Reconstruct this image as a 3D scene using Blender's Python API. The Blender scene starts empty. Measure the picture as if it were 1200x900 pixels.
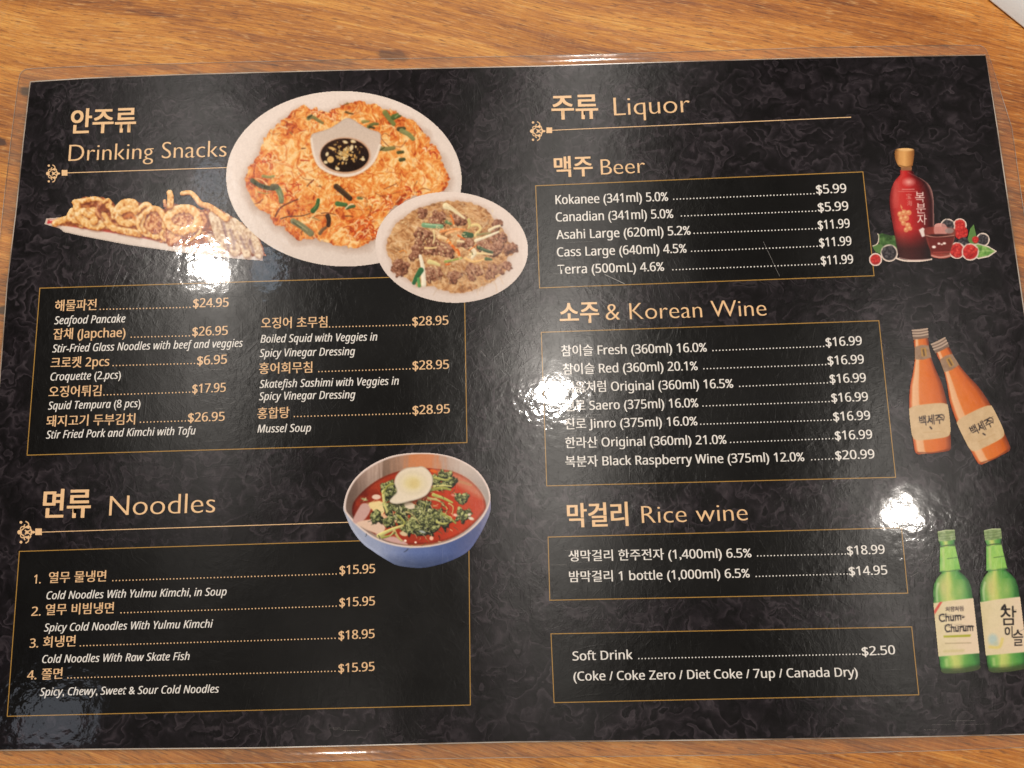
import bpy, math, random
import numpy as np
from mathutils import Matrix, Vector

# ------------------------------------------------------------------ camera, world, lamps, exposure
S = bpy.context.scene
COL = S.collection
CAM_LOC = np.array([0.00778266, -0.08919377, 0.37497056])
CAM_ROT = np.array([[0.99961222, 0.02180272, 0.01732176],
                    [-0.01736597, 0.97437253, -0.22426901],
                    [-0.02176752, 0.22388123, 0.97437332]])
FOC = 1087.0                       # focal length in units of a 1200-wide frame


def at(px, py, z=0.0):
    """Where the line of sight meets the horizontal plane at height z (metres)."""
    px = np.asarray(px, float); py = np.asarray(py, float)
    d = np.stack([(px - 600) / FOC, -(py - 450) / FOC, -np.ones_like(px)], -1) @ CAM_ROT.T
    t = (z - CAM_LOC[2]) / d[..., 2]
    return CAM_LOC + d * t[..., None]


cam = bpy.data.cameras.new('camera')
cam.sensor_width = 36.0
cam.lens = FOC / 1200 * 36.0
cam.clip_start = 0.01
cam.clip_end = 50
cam.dof.use_dof = True
cam.dof.focus_distance = 0.375
cam.dof.aperture_fstop = 20.0
camo = bpy.data.objects.new('camera', cam)
M = Matrix([list(r) for r in CAM_ROT]).to_4x4()
M.translation = Vector(CAM_LOC)
camo.matrix_world = M
COL.objects.link(camo)
S.camera = camo

world = bpy.data.worlds.new('World')
S.world = world
world.use_nodes = True
bg = world.node_tree.nodes['Background']
bg.inputs[0].default_value = (1.0, 0.88, 0.80, 1)
bg.inputs[1].default_value = 0.05

S.view_settings.view_transform = 'Standard'
S.view_settings.look = 'None'
S.view_settings.exposure = 0.0
S.view_settings.gamma = 1.0


def lamp(name, px, py, height, power, radius, color, kind='POINT'):
    """Ceiling lamp placed so that its mirror image in the laminate lies at this spot of the menu."""
    p = at(px, py, 0.0006)
    c = CAM_LOC * np.array([1, 1, -1])
    k = (height - c[2]) / (p[2] - c[2])
    loc = c + (p - c) * k
    l = bpy.data.lights.new(name, kind)
    l.energy = power
    l.color = color
    if kind == 'POINT':
        l.shadow_soft_size = radius
    else:
        l.shape = 'RECTANGLE'; l.size = radius[0]; l.size_y = radius[1]
    o = bpy.data.objects.new(name, l)
    o.location = loc
    COL.objects.link(o)
    return o


lamp('ceiling_lamp', 246, 312, 1.30, 25.0, 0.022, (1.0, 0.925, 0.845))
lamp('ceiling_lamp', 650, 460, 1.35, 32.0, 0.022, (1.0, 0.925, 0.84))
lamp('ceiling_lamp', 1058, 601, 1.40, 19.0, 0.017, (1.0, 0.925, 0.84))
lamp('ceiling_lamp', 395, 985, 1.30, 4.0, 0.018, (1.0, 0.91, 0.82))
lamp('ceiling_lamp', 690, -30, 1.50, 24.0, 0.020, (1.0, 0.925, 0.845))
lamp('window_glow', 62, 842, 1.6, 0.11, (0.15, 0.10), (0.80, 0.87, 1.0), 'AREA')
lamp('blue_screen', 312, 316, 1.5, 0.05, (0.05, 0.08), (0.62, 0.80, 1.0), 'AREA')
lamp('blue_screen', 246, 212, 1.7, 0.06, (0.06, 0.12), (0.70, 0.82, 1.0), 'AREA')

# ------------------------------------------------------------------ node helpers


class NT:
    def __init__(self, tree):
        self.t = tree

    def n(self, typ, props=None, **inp):
        nd = self.t.nodes.new(typ)
        for k, v in (props or {}).items():
            setattr(nd, k, v)
        for k, v in inp.items():
            key = int(k[1:]) if k[0] == 'i' and k[1:].isdigit() else k.replace('_', ' ')
            self.set(nd.inputs[key], v)
        return nd

    def set(self, sock, v):
        if isinstance(v, bpy.types.NodeSocket):
            self.t.links.new(v, sock)
        elif isinstance(v, bpy.types.Node):
            self.t.links.new(v.outputs[0], sock)
        else:
            sock.default_value = v

    def math(self, op, a, b=0.0, c=0.0, clamp=False):
        return self.n('ShaderNodeMath', {'operation': op, 'use_clamp': clamp}, i0=a, i1=b, i2=c).outputs[0]

    def vmath(self, op, a, b=(0, 0, 0)):
        return self.n('ShaderNodeVectorMath', {'operation': op}, i0=a, i1=b).outputs[0]

    def noise(self, vec, scale, detail=3.0, rough=0.55, dist=0.0, out=0):
        return self.n('ShaderNodeTexNoise', None, Vector=vec, Scale=scale, Detail=detail,
                      Roughness=rough, Distortion=dist).outputs[out]

    def ramp(self, fac, stops, interp='LINEAR'):
        r = self.n('ShaderNodeValToRGB')
        r.color_ramp.interpolation = interp
        e = r.color_ramp.elements
        while len(e) < len(stops):
            e.new(0.5)
        for el, (p, c) in zip(e, stops):
            el.position = p
            el.color = (c[0], c[1], c[2], 1) if not isinstance(c, (int, float)) else (c, c, c, 1)
        self.set(r.inputs[0], fac)
        return r.outputs[0]

    def mix(self, fac, a, b, mode='MIX'):
        m = self.n('ShaderNodeMix', {'data_type': 'RGBA', 'blend_type': mode})
        self.set(m.inputs[0], fac); self.set(m.inputs[6], a); self.set(m.inputs[7], b)
        return m.outputs[2]

    def maprange(self, v, a, b, c=0.0, d=1.0):
        m = self.n('ShaderNodeMapRange', {'clamp': True})
        for i, x in enumerate((v, a, b, c, d)):
            self.set(m.inputs[i], x)
        return m.outputs[0]


def lin(c):
    c = np.asarray(c, float) / 255.0
    return np.where(c <= 0.04045, c / 12.92, ((c + 0.055) / 1.055) ** 2.4)


def l4(c, k=1.0):
    r = lin(c) * k
    return (float(r[0]), float(r[1]), float(r[2]), 1.0)


# the laminating film bonded on the print: ripples, fine scratches and gloss, shared by every printed part
G = bpy.data.node_groups.new('laminated_print', 'ShaderNodeTree')
G.interface.new_socket('Color', in_out='INPUT', socket_type='NodeSocketColor')
G.interface.new_socket('Shader', in_out='OUTPUT', socket_type='NodeSocketShader')
g = NT(G)
gi = g.n('NodeGroupInput')
go = g.n('NodeGroupOutput')
pos = g.n('ShaderNodeNewGeometry').outputs['Position']
ripA = g.noise(pos, 60.0, 2.0, 0.5)
ripB = g.noise(pos, 330.0, 2.0, 0.5)
patch = g.maprange(g.noise(pos, 22.0, 2.0), 0.42, 0.62, 0.25, 1.0)
hgt = g.math('ADD', g.math('MULTIPLY', ripA, 2.2), g.math('MULTIPLY', g.math('MULTIPLY', ripB, 1.5), patch))
scr = None
for ang, sx, sy, seed in ((2, 60, 1500, 0.0), (38, 110, 1300, 3.1), (82, 100, 1400, 7.7), (-42, 90, 1350, 5.5), (-68, 120, 1200, 9.1)):
    warp = g.vmath('ADD', pos, g.vmath('SCALE', g.noise(pos, 14.0, 1.0, out=1)))
    warp.node.inputs[1].links[0].from_node.inputs[3].default_value = 0.03
    mp = g.n('ShaderNodeMapping', {'vector_type': 'TEXTURE'}, Vector=warp, Location=(seed, seed * .7, 0), Rotation=(0, 0, math.radians(ang)))
    mp.inputs['Scale'].default_value = (1 / sx, 1 / sy, 1)
    nz = g.noise(mp.outputs[0], 1.0, 1.0, 0.5)
    r = g.maprange(nz, 0.60, 0.80)
    scr = r if scr is None else g.math('MAXIMUM', scr, r)
micro = g.noise(pos, 1600.0, 2.0, 0.6)
bmp = g.n('ShaderNodeBump', None, Height=hgt, Strength=1.0, Distance=4.0e-5)
bmp2 = g.n('ShaderNodeBump', None, Height=g.math('ADD', g.math('MULTIPLY', scr, 0.45), g.math('MULTIPLY', micro, 0.5)), Strength=1.0, Distance=2.2e-5, Normal=bmp.outputs[0])
pb = g.n('ShaderNodeBsdfPrincipled')
g.set(pb.inputs['Base Color'], gi.outputs[0])
smear = g.maprange(g.noise(pos, 16.0, 3.0, 0.6), 0.35, 0.7, 0.25, 0.33)
pb.inputs['Specular IOR Level'].default_value = 0.20
pb.inputs['Anisotropic'].default_value = 0.75
g.set(pb.inputs['Roughness'], smear)
g.set(pb.inputs['Tangent'], g.n('ShaderNodeCombineXYZ', None, X=0.05, Y=1.0, Z=0.0).outputs[0])
pb.inputs['IOR'].default_value = 1.5
g.set(pb.inputs['Normal'], bmp2.outputs[0])
pb.inputs['Coat Weight'].default_value = 0.6
pb.inputs['Coat Roughness'].default_value = 0.045
pb.inputs['Coat IOR'].default_value = 1.5
g.set(pb.inputs['Coat Normal'], bmp.outputs[0])
g.set(go.inputs[0], pb.outputs[0])


def print_mat(name, color=None, build=None):
    m = bpy.data.materials.new(name)
    m.use_nodes = True
    t = NT(m.node_tree)
    m.node_tree.nodes.clear()
    grp = t.n('ShaderNodeGroup')
    grp.node_tree = G
    out = t.n('ShaderNodeOutputMaterial')
    t.set(out.inputs[0], grp.outputs[0])
    if build:
        t.set(grp.inputs[0], build(t))
    else:
        grp.inputs[0].default_value = color
    return m


def sheet_color(t):
    p = t.n('ShaderNodeNewGeometry').outputs['Position']
    w1 = t.noise(p, 75.0, 2.0, 0.5, out=1)
    wv = t.vmath('SCALE', t.vmath('SUBTRACT', w1, (0.5, 0.5, 0.5)))
    wv.node.inputs[3].default_value = 0.018
    q = t.vmath('ADD', p, wv)
    w2 = t.noise(p, 260.0, 2.0, 0.5, out=1)
    wv2 = t.vmath('SCALE', t.vmath('SUBTRACT', w2, (0.5, 0.5, 0.5)))
    wv2.node.inputs[3].default_value = 0.004
    q2 = t.vmath('ADD', q, wv2)
    vo = t.n('ShaderNodeTexVoronoi', {'feature': 'F1', 'voronoi_dimensions': '2D'}, Vector=q2, Scale=95.0)
    d = vo.outputs['Distance']
    cellc = t.n('ShaderNodeSeparateColor', None, Color=vo.outputs['Color']).outputs[0]
    # overlapping petals: soft rise and sharp fall along the contours of a warped noise, in two sizes
    def petals(scale, bands, off, vec):
        sh = t.vmath('ADD', vec, (off, off * 0.6, 0.0))
        f = t.math('FRACT', t.math('MULTIPLY', t.noise(sh, scale, 1.0, 0.4), bands))
        f = t.math('MULTIPLY', t.math('POWER', f, 2.2), t.maprange(f, 1.0, 0.90))
        return t.math('MULTIPLY', f, t.maprange(t.noise(sh, scale * 0.9, 1.0), 0.40, 0.58))
    pa = petals(68.0, 6.5, 0.0, q2)
    pb2 = petals(102.0, 5.5, 3.3, q2)
    lump = t.math('MULTIPLY', t.maprange(d, 0.72, 0.15), t.maprange(cellc, 0.1, 0.9, 0.2, 0.7))
    body = t.math('ADD', t.math('MULTIPLY', t.math('MAXIMUM', pa, pb2), 0.80), t.math('MULTIPLY', lump, 0.22))
    rid = t.math('ABSOLUTE', t.math('SUBTRACT', t.noise(q2, 150.0, 2.0, 0.5, 0.6), 0.5))
    fea = t.math('MULTIPLY', t.maprange(rid, 0.022, 0.0), t.maprange(t.noise(p, 120.0, 1.0), 0.45, 0.62))
    grain = t.maprange(t.noise(q2, 420.0, 3.0, 0.6), 0.3, 0.7, 0.65, 1.12)
    pat = t.math('MULTIPLY', t.math('ADD', body, t.math('MULTIPLY', fea, 0.28)), grain)
    big = t.maprange(t.noise(p, 9.0, 2.0), 0.35, 0.65, 0.75, 1.15)
    pat = t.math('MULTIPLY', pat, big, clamp=True)
    return t.ramp(pat, [(0.0, (0.0026, 0.0019, 0.0022)), (0.30, (0.0140, 0.0105, 0.0130)), (0.8, (0.052, 0.041, 0.047))])


def panel_color(t):
    p = t.n('ShaderNodeNewGeometry').outputs['Position']
    n = t.noise(p, 70.0, 4.0, 0.6)
    return t.ramp(n, [(0.3, (0.0017, 0.0014, 0.0012)), (0.75, (0.0040, 0.0036, 0.0030))])


def vcol_color(t):
    a = t.n('ShaderNodeVertexColor')
    a.layer_name = 'Col'
    return a.outputs[0]


M_SHEET = print_mat('printed_black_sheet', build=sheet_color)
M_PANEL = print_mat('printed_panel_black', build=panel_color)
M_GOLD = print_mat('printed_gold', l4((236, 194, 146)))
M_GOLDTXT = print_mat('printed_pale_gold', l4((230, 188, 142)))
M_LINE = print_mat('printed_gold_line', l4((168, 128, 62)))
M_WHITE = print_mat('printed_white', l4((232, 226, 218)))
M_PIC = print_mat('printed_picture', build=vcol_color)


def simple(name, color, rough=0.5, spec=0.5):
    m = bpy.data.materials.new(name)
    m.use_nodes = True
    b = m.node_tree.nodes['Principled BSDF']
    b.inputs['Base Color'].default_value = color
    b.inputs['Roughness'].default_value = rough
    b.inputs['Specular IOR Level'].default_value = spec
    return m, b, NT(m.node_tree)


def wood_material():
    m, b, t = simple('oak_table', (0.4, 0.2, 0.08, 1), 0.45)
    p = t.n('ShaderNodeNewGeometry').outputs['Position']
    sx = t.n('ShaderNodeSeparateXYZ', None, Vector=p)
    x, y = sx.outputs[0], sx.outputs[1]
    # the grain runs a little downhill to the right and bends slowly
    bend = t.math('MULTIPLY', t.math('SUBTRACT', t.noise(p, 4.0, 1.0), 0.5), 0.045)
    v = t.math('ADD', t.math('ADD', y, t.math('MULTIPLY', x, 0.27)), bend)
    u = t.math('SUBTRACT', x, t.math('MULTIPLY', y, 0.27))

    def comb(su, sv, off=0.0):
        return t.n('ShaderNodeCombineXYZ', None, X=t.math('MULTIPLY', u, su), Y=t.math('MULTIPLY', v, sv), Z=off).outputs[0]
    broad = t.noise(comb(3.0, 26.0), 1.0, 3.0, 0.55, 0.5)
    mid = t.noise(comb(16.0, 260.0, 2.0), 1.0, 4.0, 0.65, 0.3)
    fine = t.noise(comb(60.0, 1150.0, 4.0), 1.0, 3.0, 0.75)
    pores = t.noise(comb(150.0, 1300.0, 6.0), 1.0, 2.0, 0.55)
    f = t.math('ADD', t.math('ADD', t.math('MULTIPLY', t.maprange(broad, 0.25, 0.75), 0.34), t.math('MULTIPLY', mid, 0.42)), t.math('MULTIPLY', fine, 0.46))
    f = t.math('SUBTRACT', f, 0.09)
    col = t.ramp(f, [(0.34, l4((100, 50, 10))[:3]), (0.44, l4((160, 94, 28))[:3]), (0.56, l4((200, 130, 48))[:3]), (0.72, l4((238, 178, 90))[:3])])
    # warmer, more orange boards towards the right
    col = t.mix(t.maprange(x, 0.02, 0.24, 0.0, 0.55), col, t.mix(1.0, col, (1.0, 0.80, 0.55, 1), 'MULTIPLY'))
    col = t.mix(t.maprange(pores, 0.57, 0.68, 0.0, 0.65), col, l4((88, 46, 18)))
    flk = t.noise(comb(120.0, 900.0, 11.0), 1.0, 2.0, 0.55)
    col = t.mix(t.maprange(flk, 0.58, 0.70, 0.0, 0.75), col, l4((212, 160, 98)))
    # saw marks across the grain, in patches
    saw = t.noise(comb(620.0, 12.0, 8.0), 1.0, 1.0, 0.5)
    sawp = t.maprange(t.noise(p, 9.0, 2.0), 0.48, 0.66)
    col = t.mix(t.math('MULTIPLY', t.maprange(saw, 0.52, 0.72, 0.0, 0.40), sawp), col, l4((196, 140, 80)))
    tex = t.noise(comb(900.0, 1500.0, 14.0), 1.0, 3.0, 0.7)
    col = t.mix(0.30, col, t.mix(1.0, col, t.ramp(tex, [(0.3, 0.45), (0.7, 1.0)]), 'MULTIPLY'))
    # greyish weathered patches and small dark knots
    gp = t.maprange(t.noise(comb(11.0, 30.0, 3.0), 1.0, 3.0, 0.6), 0.62, 0.80, 0.0, 0.35)
    col = t.mix(gp, col, l4((112, 72, 38)))
    kw = t.vmath('SCALE', t.noise(p, 120.0, 2.0, out=1))
    kw.node.inputs[3].default_value = 0.5
    vk = t.n('ShaderNodeTexVoronoi', {'feature': 'F1', 'voronoi_dimensions': '2D', 'distance': 'EUCLIDEAN'},
             Vector=t.vmath('ADD', comb(38.0, 110.0, 0.0), kw), Scale=1.0, Randomness=1.0)
    kc = t.n('ShaderNodeSeparateColor', None, Color=vk.outputs['Color']).outputs[1]
    kn = t.math('MULTIPLY', t.maprange(vk.outputs['Distance'], 0.32, 0.20), t.maprange(kc, 0.86, 0.90))
    kn = t.math('MULTIPLY', kn, t.maprange(x, 0.02, -0.06))
    col = t.mix(t.math('MULTIPLY', kn, 0.9), col, l4((64, 34, 18)))
    t.set(b.inputs['Base Color'], col)
    bm = t.n('ShaderNodeBump', None, Height=t.math('ADD', fine, t.math('MULTIPLY', mid, 0.6)), Strength=0.6, Distance=2.5e-4)
    t.set(b.inputs['Normal'], bm.outputs[0])
    t.set(b.inputs['Roughness'], t.maprange(mid, 0.3, 0.7, 0.40, 0.58))
    return m


def film_material():
    m = bpy.data.materials.new('clear_laminate')
    m.use_nodes = True
    t = NT(m.node_tree)
    m.node_tree.nodes.clear()
    p = t.n('ShaderNodeNewGeometry').outputs['Position']
    h = t.math('ADD', t.noise(p, 130.0, 2.0), t.math('MULTIPLY', t.noise(p, 900.0, 2.0), 0.10))
    bm = t.n('ShaderNodeBump', None, Height=h, Strength=1.0, Distance=5e-5)
    tr = t.n('ShaderNodeBsdfTransparent', None, Color=(0.96, 0.96, 0.94, 1))
    df = t.n('ShaderNodeBsdfDiffuse', None, Color=(0.46, 0.41, 0.33, 1))
    gl = t.n('ShaderNodeBsdfGlossy', None, Color=(1, 1, 1, 1), Roughness=0.09, Normal=bm.outputs[0])
    fr = t.n('ShaderNodeFresnel', None, IOR=1.5, Normal=bm.outputs[0])
    milk = t.maprange(t.noise(p, 55.0, 3.0), 0.3, 0.7, 0.09, 0.18)
    a = t.n('ShaderNodeMixShader', None, i0=milk, i1=tr.outputs[0], i2=df.outputs[0])
    b = t.n('ShaderNodeMixShader', None, i0=t.math('MULTIPLY', fr.outputs[0], 1.3), i1=a.outputs[0], i2=gl.outputs[0])
    o = t.n('ShaderNodeOutputMaterial')
    t.set(o.inputs[0], b.outputs[0])
    return m


M_WOOD = wood_material()
M_FILM = film_material()
M_EDGE, _b, _t = simple('laminate_rim', (0.42, 0.37, 0.32, 1), 0.22, 0.8)
_p = _t.n('ShaderNodeNewGeometry').outputs['Position']
_t.set(_b.inputs['Base Color'], _t.ramp(_t.noise(_p, 45.0, 3.0), [(0.35, (0.20, 0.15, 0.11)), (0.65, (0.55, 0.49, 0.42))]))
M_SCRATCH, _b, _t = simple('scratch_in_film', (0.30, 0.28, 0.26, 1), 0.35, 0.6)
M_PAPER, _b, _t = simple('napkin_paper', (0.78, 0.76, 0.74, 1), 0.85, 0.2)
_p = _t.n('ShaderNodeNewGeometry').outputs['Position']
_bm = _t.n('ShaderNodeBump', None, Height=_t.noise(_p, 900.0, 4.0, 0.7), Strength=0.6, Distance=2e-4)
_t.set(_b.inputs['Normal'], _bm.outputs[0])

# ------------------------------------------------------------------ object helpers


def empty(name, loc, label, cat):
    o = bpy.data.objects.new(name, None)
    o.location = loc
    o.empty_display_size = 0.05
    COL.objects.link(o)
    o['label'] = label
    o['category'] = cat
    return o


def link(name, me, mat, parent=None, label=None):
    o = bpy.data.objects.new(name, me)
    COL.objects.link(o)
    if mat is not None:
        me.materials.clear()
        me.materials.append(mat)
    if parent is not None:
        o.parent = parent
    if label:
        o['label'] = label
    return o


def mesh(name, verts, faces):
    me = bpy.data.meshes.new(name)
    me.from_pydata([tuple(map(float, v)) for v in verts], [], faces)
    me.update()
    return me


def raw_mesh(name, V, F):
    """V (n,3), F (m,k) numpy, all faces with k corners."""
    me = bpy.data.meshes.new(name)
    k = F.shape[1]
    me.vertices.add(len(V)); me.vertices.foreach_set('co', V.astype(np.float32).ravel())
    me.loops.add(F.size); me.loops.foreach_set('vertex_index', F.astype(np.int32).ravel())
    me.polygons.add(len(F))
    me.polygons.foreach_set('loop_start', np.arange(0, F.size, k, dtype=np.int32))
    me.update(calc_edges=True)
    return me


Z_SHEET = 0.00050      # top of the printed sheet above the table
Z_PANEL = 0.00056
Z_LINE = 0.00062
Z_TEXT = 0.00066
Z_PIC = 0.00072
Z_PIC2 = 0.00080

# ------------------------------------------------------------------ the table (setting)
tb = mesh('table', [(x, y, z) for z in (-0.035, 0.0) for (x, y) in ((-1.0, -0.75), (1.0, -0.75), (1.0, 0.65), (-1.0, 0.65))],
          [(3, 2, 1, 0), (4, 5, 6, 7), (0, 1, 5, 4), (1, 2, 6, 5), (2, 3, 7, 6), (3, 0, 4, 7)])
table = link('table', tb, M_WOOD)
table['kind'] = 'structure'

# ------------------------------------------------------------------ the menu
menu = empty('menu', (0, 0, 0), 'laminated black restaurant menu with gold headings lying on the oak table', 'menu')

TOP = [(36, 96.5), (100, 92.3), (200, 88.4), (300, 85.6), (400, 82.9), (520, 80.4), (633, 78), (800, 72.6), (950, 68.4), (1155, 65)]
RIGHT = [(1168, 150), (1179, 225), (1195, 335), (1216, 480), (1245, 680), (1271, 859)]
BOTTOM = [(1200, 859.8), (1100, 862.2), (1000, 864), (900, 865.6), (750, 867.2), (600, 868.6), (450, 872), (390, 873.6), (300, 875.6), (150, 876.8), (75, 877.6), (0, 878.4), (-38, 879)]
LEFT = [(-26, 760), (-14, 620), (0, 450), (9, 333), (20, 243), (28, 165)]
O_TOP = [(23, 80.5), (100, 77.5), (200, 74.5), (300, 72), (400, 69.8), (520, 67.4), (633, 65.2), (800, 60.6), (950, 55.6), (1155, 52)]
O_RIGHT = [(1186, 150), (1196.5, 225), (1213, 335), (1235, 480), (1265, 680), (1293, 872)]
O_BOTTOM = [(1202, 876), (1101, 880), (1001, 882.5), (900, 884.6), (750, 886.4), (600, 888), (450, 890.6), (390, 892.4), (300, 894.6), (150, 896), (75, 896.4), (0, 896.8), (-56, 897)]
O_LEFT = [(-44, 760), (-30, 620), (-15, 450), (-6, 333), (3.5, 243), (12.5, 165)]
INNER = TOP + RIGHT + BOTTOM + LEFT
OUTER = O_TOP + O_RIGHT + O_BOTTOM + O_LEFT


def resample(loop, n=10):
    out = []
    N = len(loop)
    for i in range(N):
        a, b = np.array(loop[i], float), np.array(loop[(i + 1) % N], float)
        for k in range(n):
            out.append(a + (b - a) * k / n)
    return np.array(out)


ri = resample(INNER); ro = resample(OUTER)
# rounded outer corners of the film
corner_ids = [0, 9 * 10, 15 * 10, 28 * 10]
for ci in corner_ids:
    N = len(ro)
    ids = [(ci + k) % N for k in range(-2 if ci else -2, 3)]
    a, c, b = ro[(ci - 2) % N].copy(), ro[ci].copy(), ro[(ci + 2) % N].copy()
    # move the corner points onto a small arc about 10 px wide
    ua = (a - c) / np.linalg.norm(a - c); ub = (b - c) / np.linalg.norm(b - c)
    p0, p2 = c + ua * 13, c + ub * 13
    arc = [(1 - s) ** 2 * p0 + 2 * s * (1 - s) * c + s * s * p2 for s in (0.0, 0.28, 0.5, 0.72, 1.0)]
    d0 = np.linalg.norm(ro[(ci - 2) % N] - c); d2 = np.linalg.norm(ro[(ci + 2) % N] - c)
    for k, i in enumerate(ids):
        if k == 0 and d0 > 13 or k == 4 and d2 > 13:
            continue
        ro[i] = arc[k]
Pi = at(ri[:, 0], ri[:, 1], Z_SHEET)
Po = at(ro[:, 0], ro[:, 1], 0.00012)
Po[:, 2] = 0.00012
n = len(Pi)
me = mesh('printed_sheet', list(Pi) + [(p[0], p[1], 0.00015) for p in Pi],
          [tuple(range(n))[::-1]] + [(i, (i + 1) % n, n + (i + 1) % n, n + i) for i in range(n)])
link('printed_sheet', me, M_SHEET, menu)
# laminate margin: the film drops off the paper edge and runs flat on the wood to its cut rim
dirs = Po - Pi
ring = [np.c_[(Pi + dirs * s)[:, :2], np.full(n, z)] for s, z in
        ((0.012, 0.00049), (0.07, 0.00047), (0.13, 0.00036), (0.20, 0.00025), (0.6, 0.00020), (0.93, 0.00022), (0.985, 0.00020), (1.0, 0.00008))]
V = np.concatenate(ring)
F = []
for k in range(len(ring) - 1):
    for i in range(n):
        j = (i + 1) % n
        F.append((k * n + i, k * n + j, (k + 1) * n + j, (k + 1) * n + i))
me = mesh('laminate_margin', V, F)
for p in me.polygons:
    p.use_smooth = True
film = link('laminate_margin', me, M_FILM, menu)
# pale line of air and paper edge round the sheet
rng = np.random.RandomState(5)


def strip(name, base, s0, s1, z0, z1, mat, parent):
    A = np.c_[(Pi + dirs * s0)[:, :2], np.full(n, z0)]
    B = np.c_[(Pi + dirs * s1)[:, :2], np.full(n, z1)]
    me = mesh(name, np.concatenate([A, B]), [(i, (i + 1) % n, n + (i + 1) % n, n + i) for i in range(n)])
    return link(name, me, mat, parent)


strip('paper_edge', Pi, 0.008, 0.075, 0.00052, 0.00050, M_EDGE, film)
strip('cut_rim', Pi, 0.965, 0.995, 0.00027, 0.00025, M_EDGE, film)

# ------------------------------------------------------------------ printed writing
UP0, UPK = -0.0765, 0.1842 / 964.0
_cache = {}


def sans(t, italic=False):
    """the same words in the plain (or slanted) sans letters of the built-in font"""
    up, lo = (0x1D608, 0x1D622) if italic else (0x1D5A0, 0x1D5BA)
    o = ''
    for ch in t:
        if 'A' <= ch <= 'Z':
            o += chr(up + ord(ch) - 65)
        elif 'a' <= ch <= 'z':
            o += chr(lo + ord(ch) - 97)
        elif '0' <= ch <= '9':
            o += chr(0x1D7E2 + ord(ch) - 48)
        else:
            o += ch
    return o




def glyphs(body, off=0.0):
    key = (body, off)
    if key in _cache:
        return _cache[key]
    c = bpy.data.curves.new('writing', 'FONT')
    c.body = body
    c.size = 1.0
    c.offset = off
    c.resolution_u = 4
    o = bpy.data.objects.new('writing', c)
    COL.objects.link(o)
    dg = bpy.context.evaluated_depsgraph_get()
    dg.update()
    me = bpy.data.meshes.new_from_object(o.evaluated_get(dg))
    nv = len(me.vertices)
    v = np.zeros(nv * 3, np.float32)
    me.vertices.foreach_get('co', v)
    v = v.reshape(-1, 3)[:, :2].astype(float)
    me.calc_loop_triangles()
    f = np.zeros(len(me.loop_triangles) * 3, np.int32)
    me.loop_triangles.foreach_get('vertices', f)
    f = f.reshape(-1, 3)
    bpy.data.objects.remove(o)
    bpy.data.curves.remove(c)
    bpy.data.meshes.remove(me)
    # overlapping outlines of one letter must not share a plane: number the loose pieces
    lab = np.arange(nv)
    while True:
        m = lab[f].min(1)
        new = lab.copy()
        for k in range(3):
            np.minimum.at(new, f[:, k], m)
        new = new[new]
        if (new == lab).all():
            break
        lab = new
    _, piece = np.unique(lab, return_inverse=True)
    v = np.c_[v, piece % 7]
    _cache[key] = (v, f)
    return v, f


class Ink:
    """Collects printed shapes in picture units, then lays them on the menu as one mesh."""

    def __init__(self):
        self.v = []; self.f = []; self.n = 0

    def add(self, P, F, z, dz=0.0):
        V = at(P[:, 0], P[:, 1], z)
        V[:, 2] += dz
        self.v.append(V); self.f.append(F + self.n); self.n += len(V)

    def text(self, body, x0, y0, x1, y1, cap, off=0.0, shear=0.0, bold=(0.0,), boldy=(0.0,), z=Z_TEXT):
        v, f = glyphs(body, off)
        a, b = v[:, 0].min(), v[:, 0].max()
        p0, p1 = np.array([x0, y0]), np.array([x1, y1])
        sx = np.linalg.norm(p1 - p0) / (b - a + shear * 0.0)
        sy = cap / 0.70
        base = p0 + (p1 - p0) * ((v[:, 0] - a) / (b - a))[:, None]
        lean = -(UP0 + (base[:, 0] - 46.7) * UPK)
        up = np.stack([lean + shear, -np.ones(len(v))], 1)
        P = base + up * (v[:, 1] * sy)[:, None]
        k = 0
        for dx in bold:
            for dy in boldy:
                self.add(P + np.array([dx, dy]), f, z + k * 5e-6, v[:, 2] * 7e-7)
                k += 1
        return self

    def dots(self, x0, y0, x1, y1, step=3.95, r=0.82, z=Z_TEXT):
        L = math.hypot(x1 - x0, y1 - y0)
        m = max(2, int(round(L / step)))
        t = np.arange(8) / 8 * 2 * math.pi
        ring = np.stack([np.cos(t), np.sin(t)], 1) * r
        for i in range(m):
            c = np.array([x0 + (x1 - x0) * (i + .3) / m, y0 + (y1 - y0) * (i + .3) / m - r])
            self.add(c + ring, np.array([[0, k + 1, k] for k in range(1, 7)]), z)
        return self

    def line(self, pts, w, z=Z_LINE, close=False):
        pts = [np.array(p, float) for p in pts]
        N = len(pts)
        for i in range(N if close else N - 1):
            a, b = pts[i], pts[(i + 1) % N]
            d = (b - a) / np.linalg.norm(b - a)
            nn = np.array([-d[1], d[0]]) * w / 2
            e = d * w / 2 if close else d * 0
            self.add(np.array([a - e - nn, b + e - nn, b + e + nn, a - e + nn]), np.array([[0, 2, 1], [0, 3, 2]]), z + i * 6e-6)
        return self

    def build(self, name, mat, parent, label=None):
        V = np.concatenate(self.v); F = np.concatenate(self.f)
        a, b, c = V[F[:, 0]], V[F[:, 1]], V[F[:, 2]]
        nz = np.cross(b - a, c - a)[:, 2]
        F = np.where((nz < 0)[:, None], F[:, ::-1], F)
        return link(name, raw_mesh(name, V, F), mat, parent, label)


BOLD = (-0.22, 0.22)

# panels: corners, then rows in the coordinates of an enlarged view (origin, scale)


def panel(corners, label):
    P = at(np.array([c[0] for c in corners]), np.array([c[1] for c in corners]), Z_PANEL)
    pn = link('price_panel', mesh('price_panel', P, [(3, 2, 1, 0)]), M_PANEL, menu, label)
    Ink().line(corners, 1.0, close=True).build('border', M_LINE, pn)
    return pn


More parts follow.
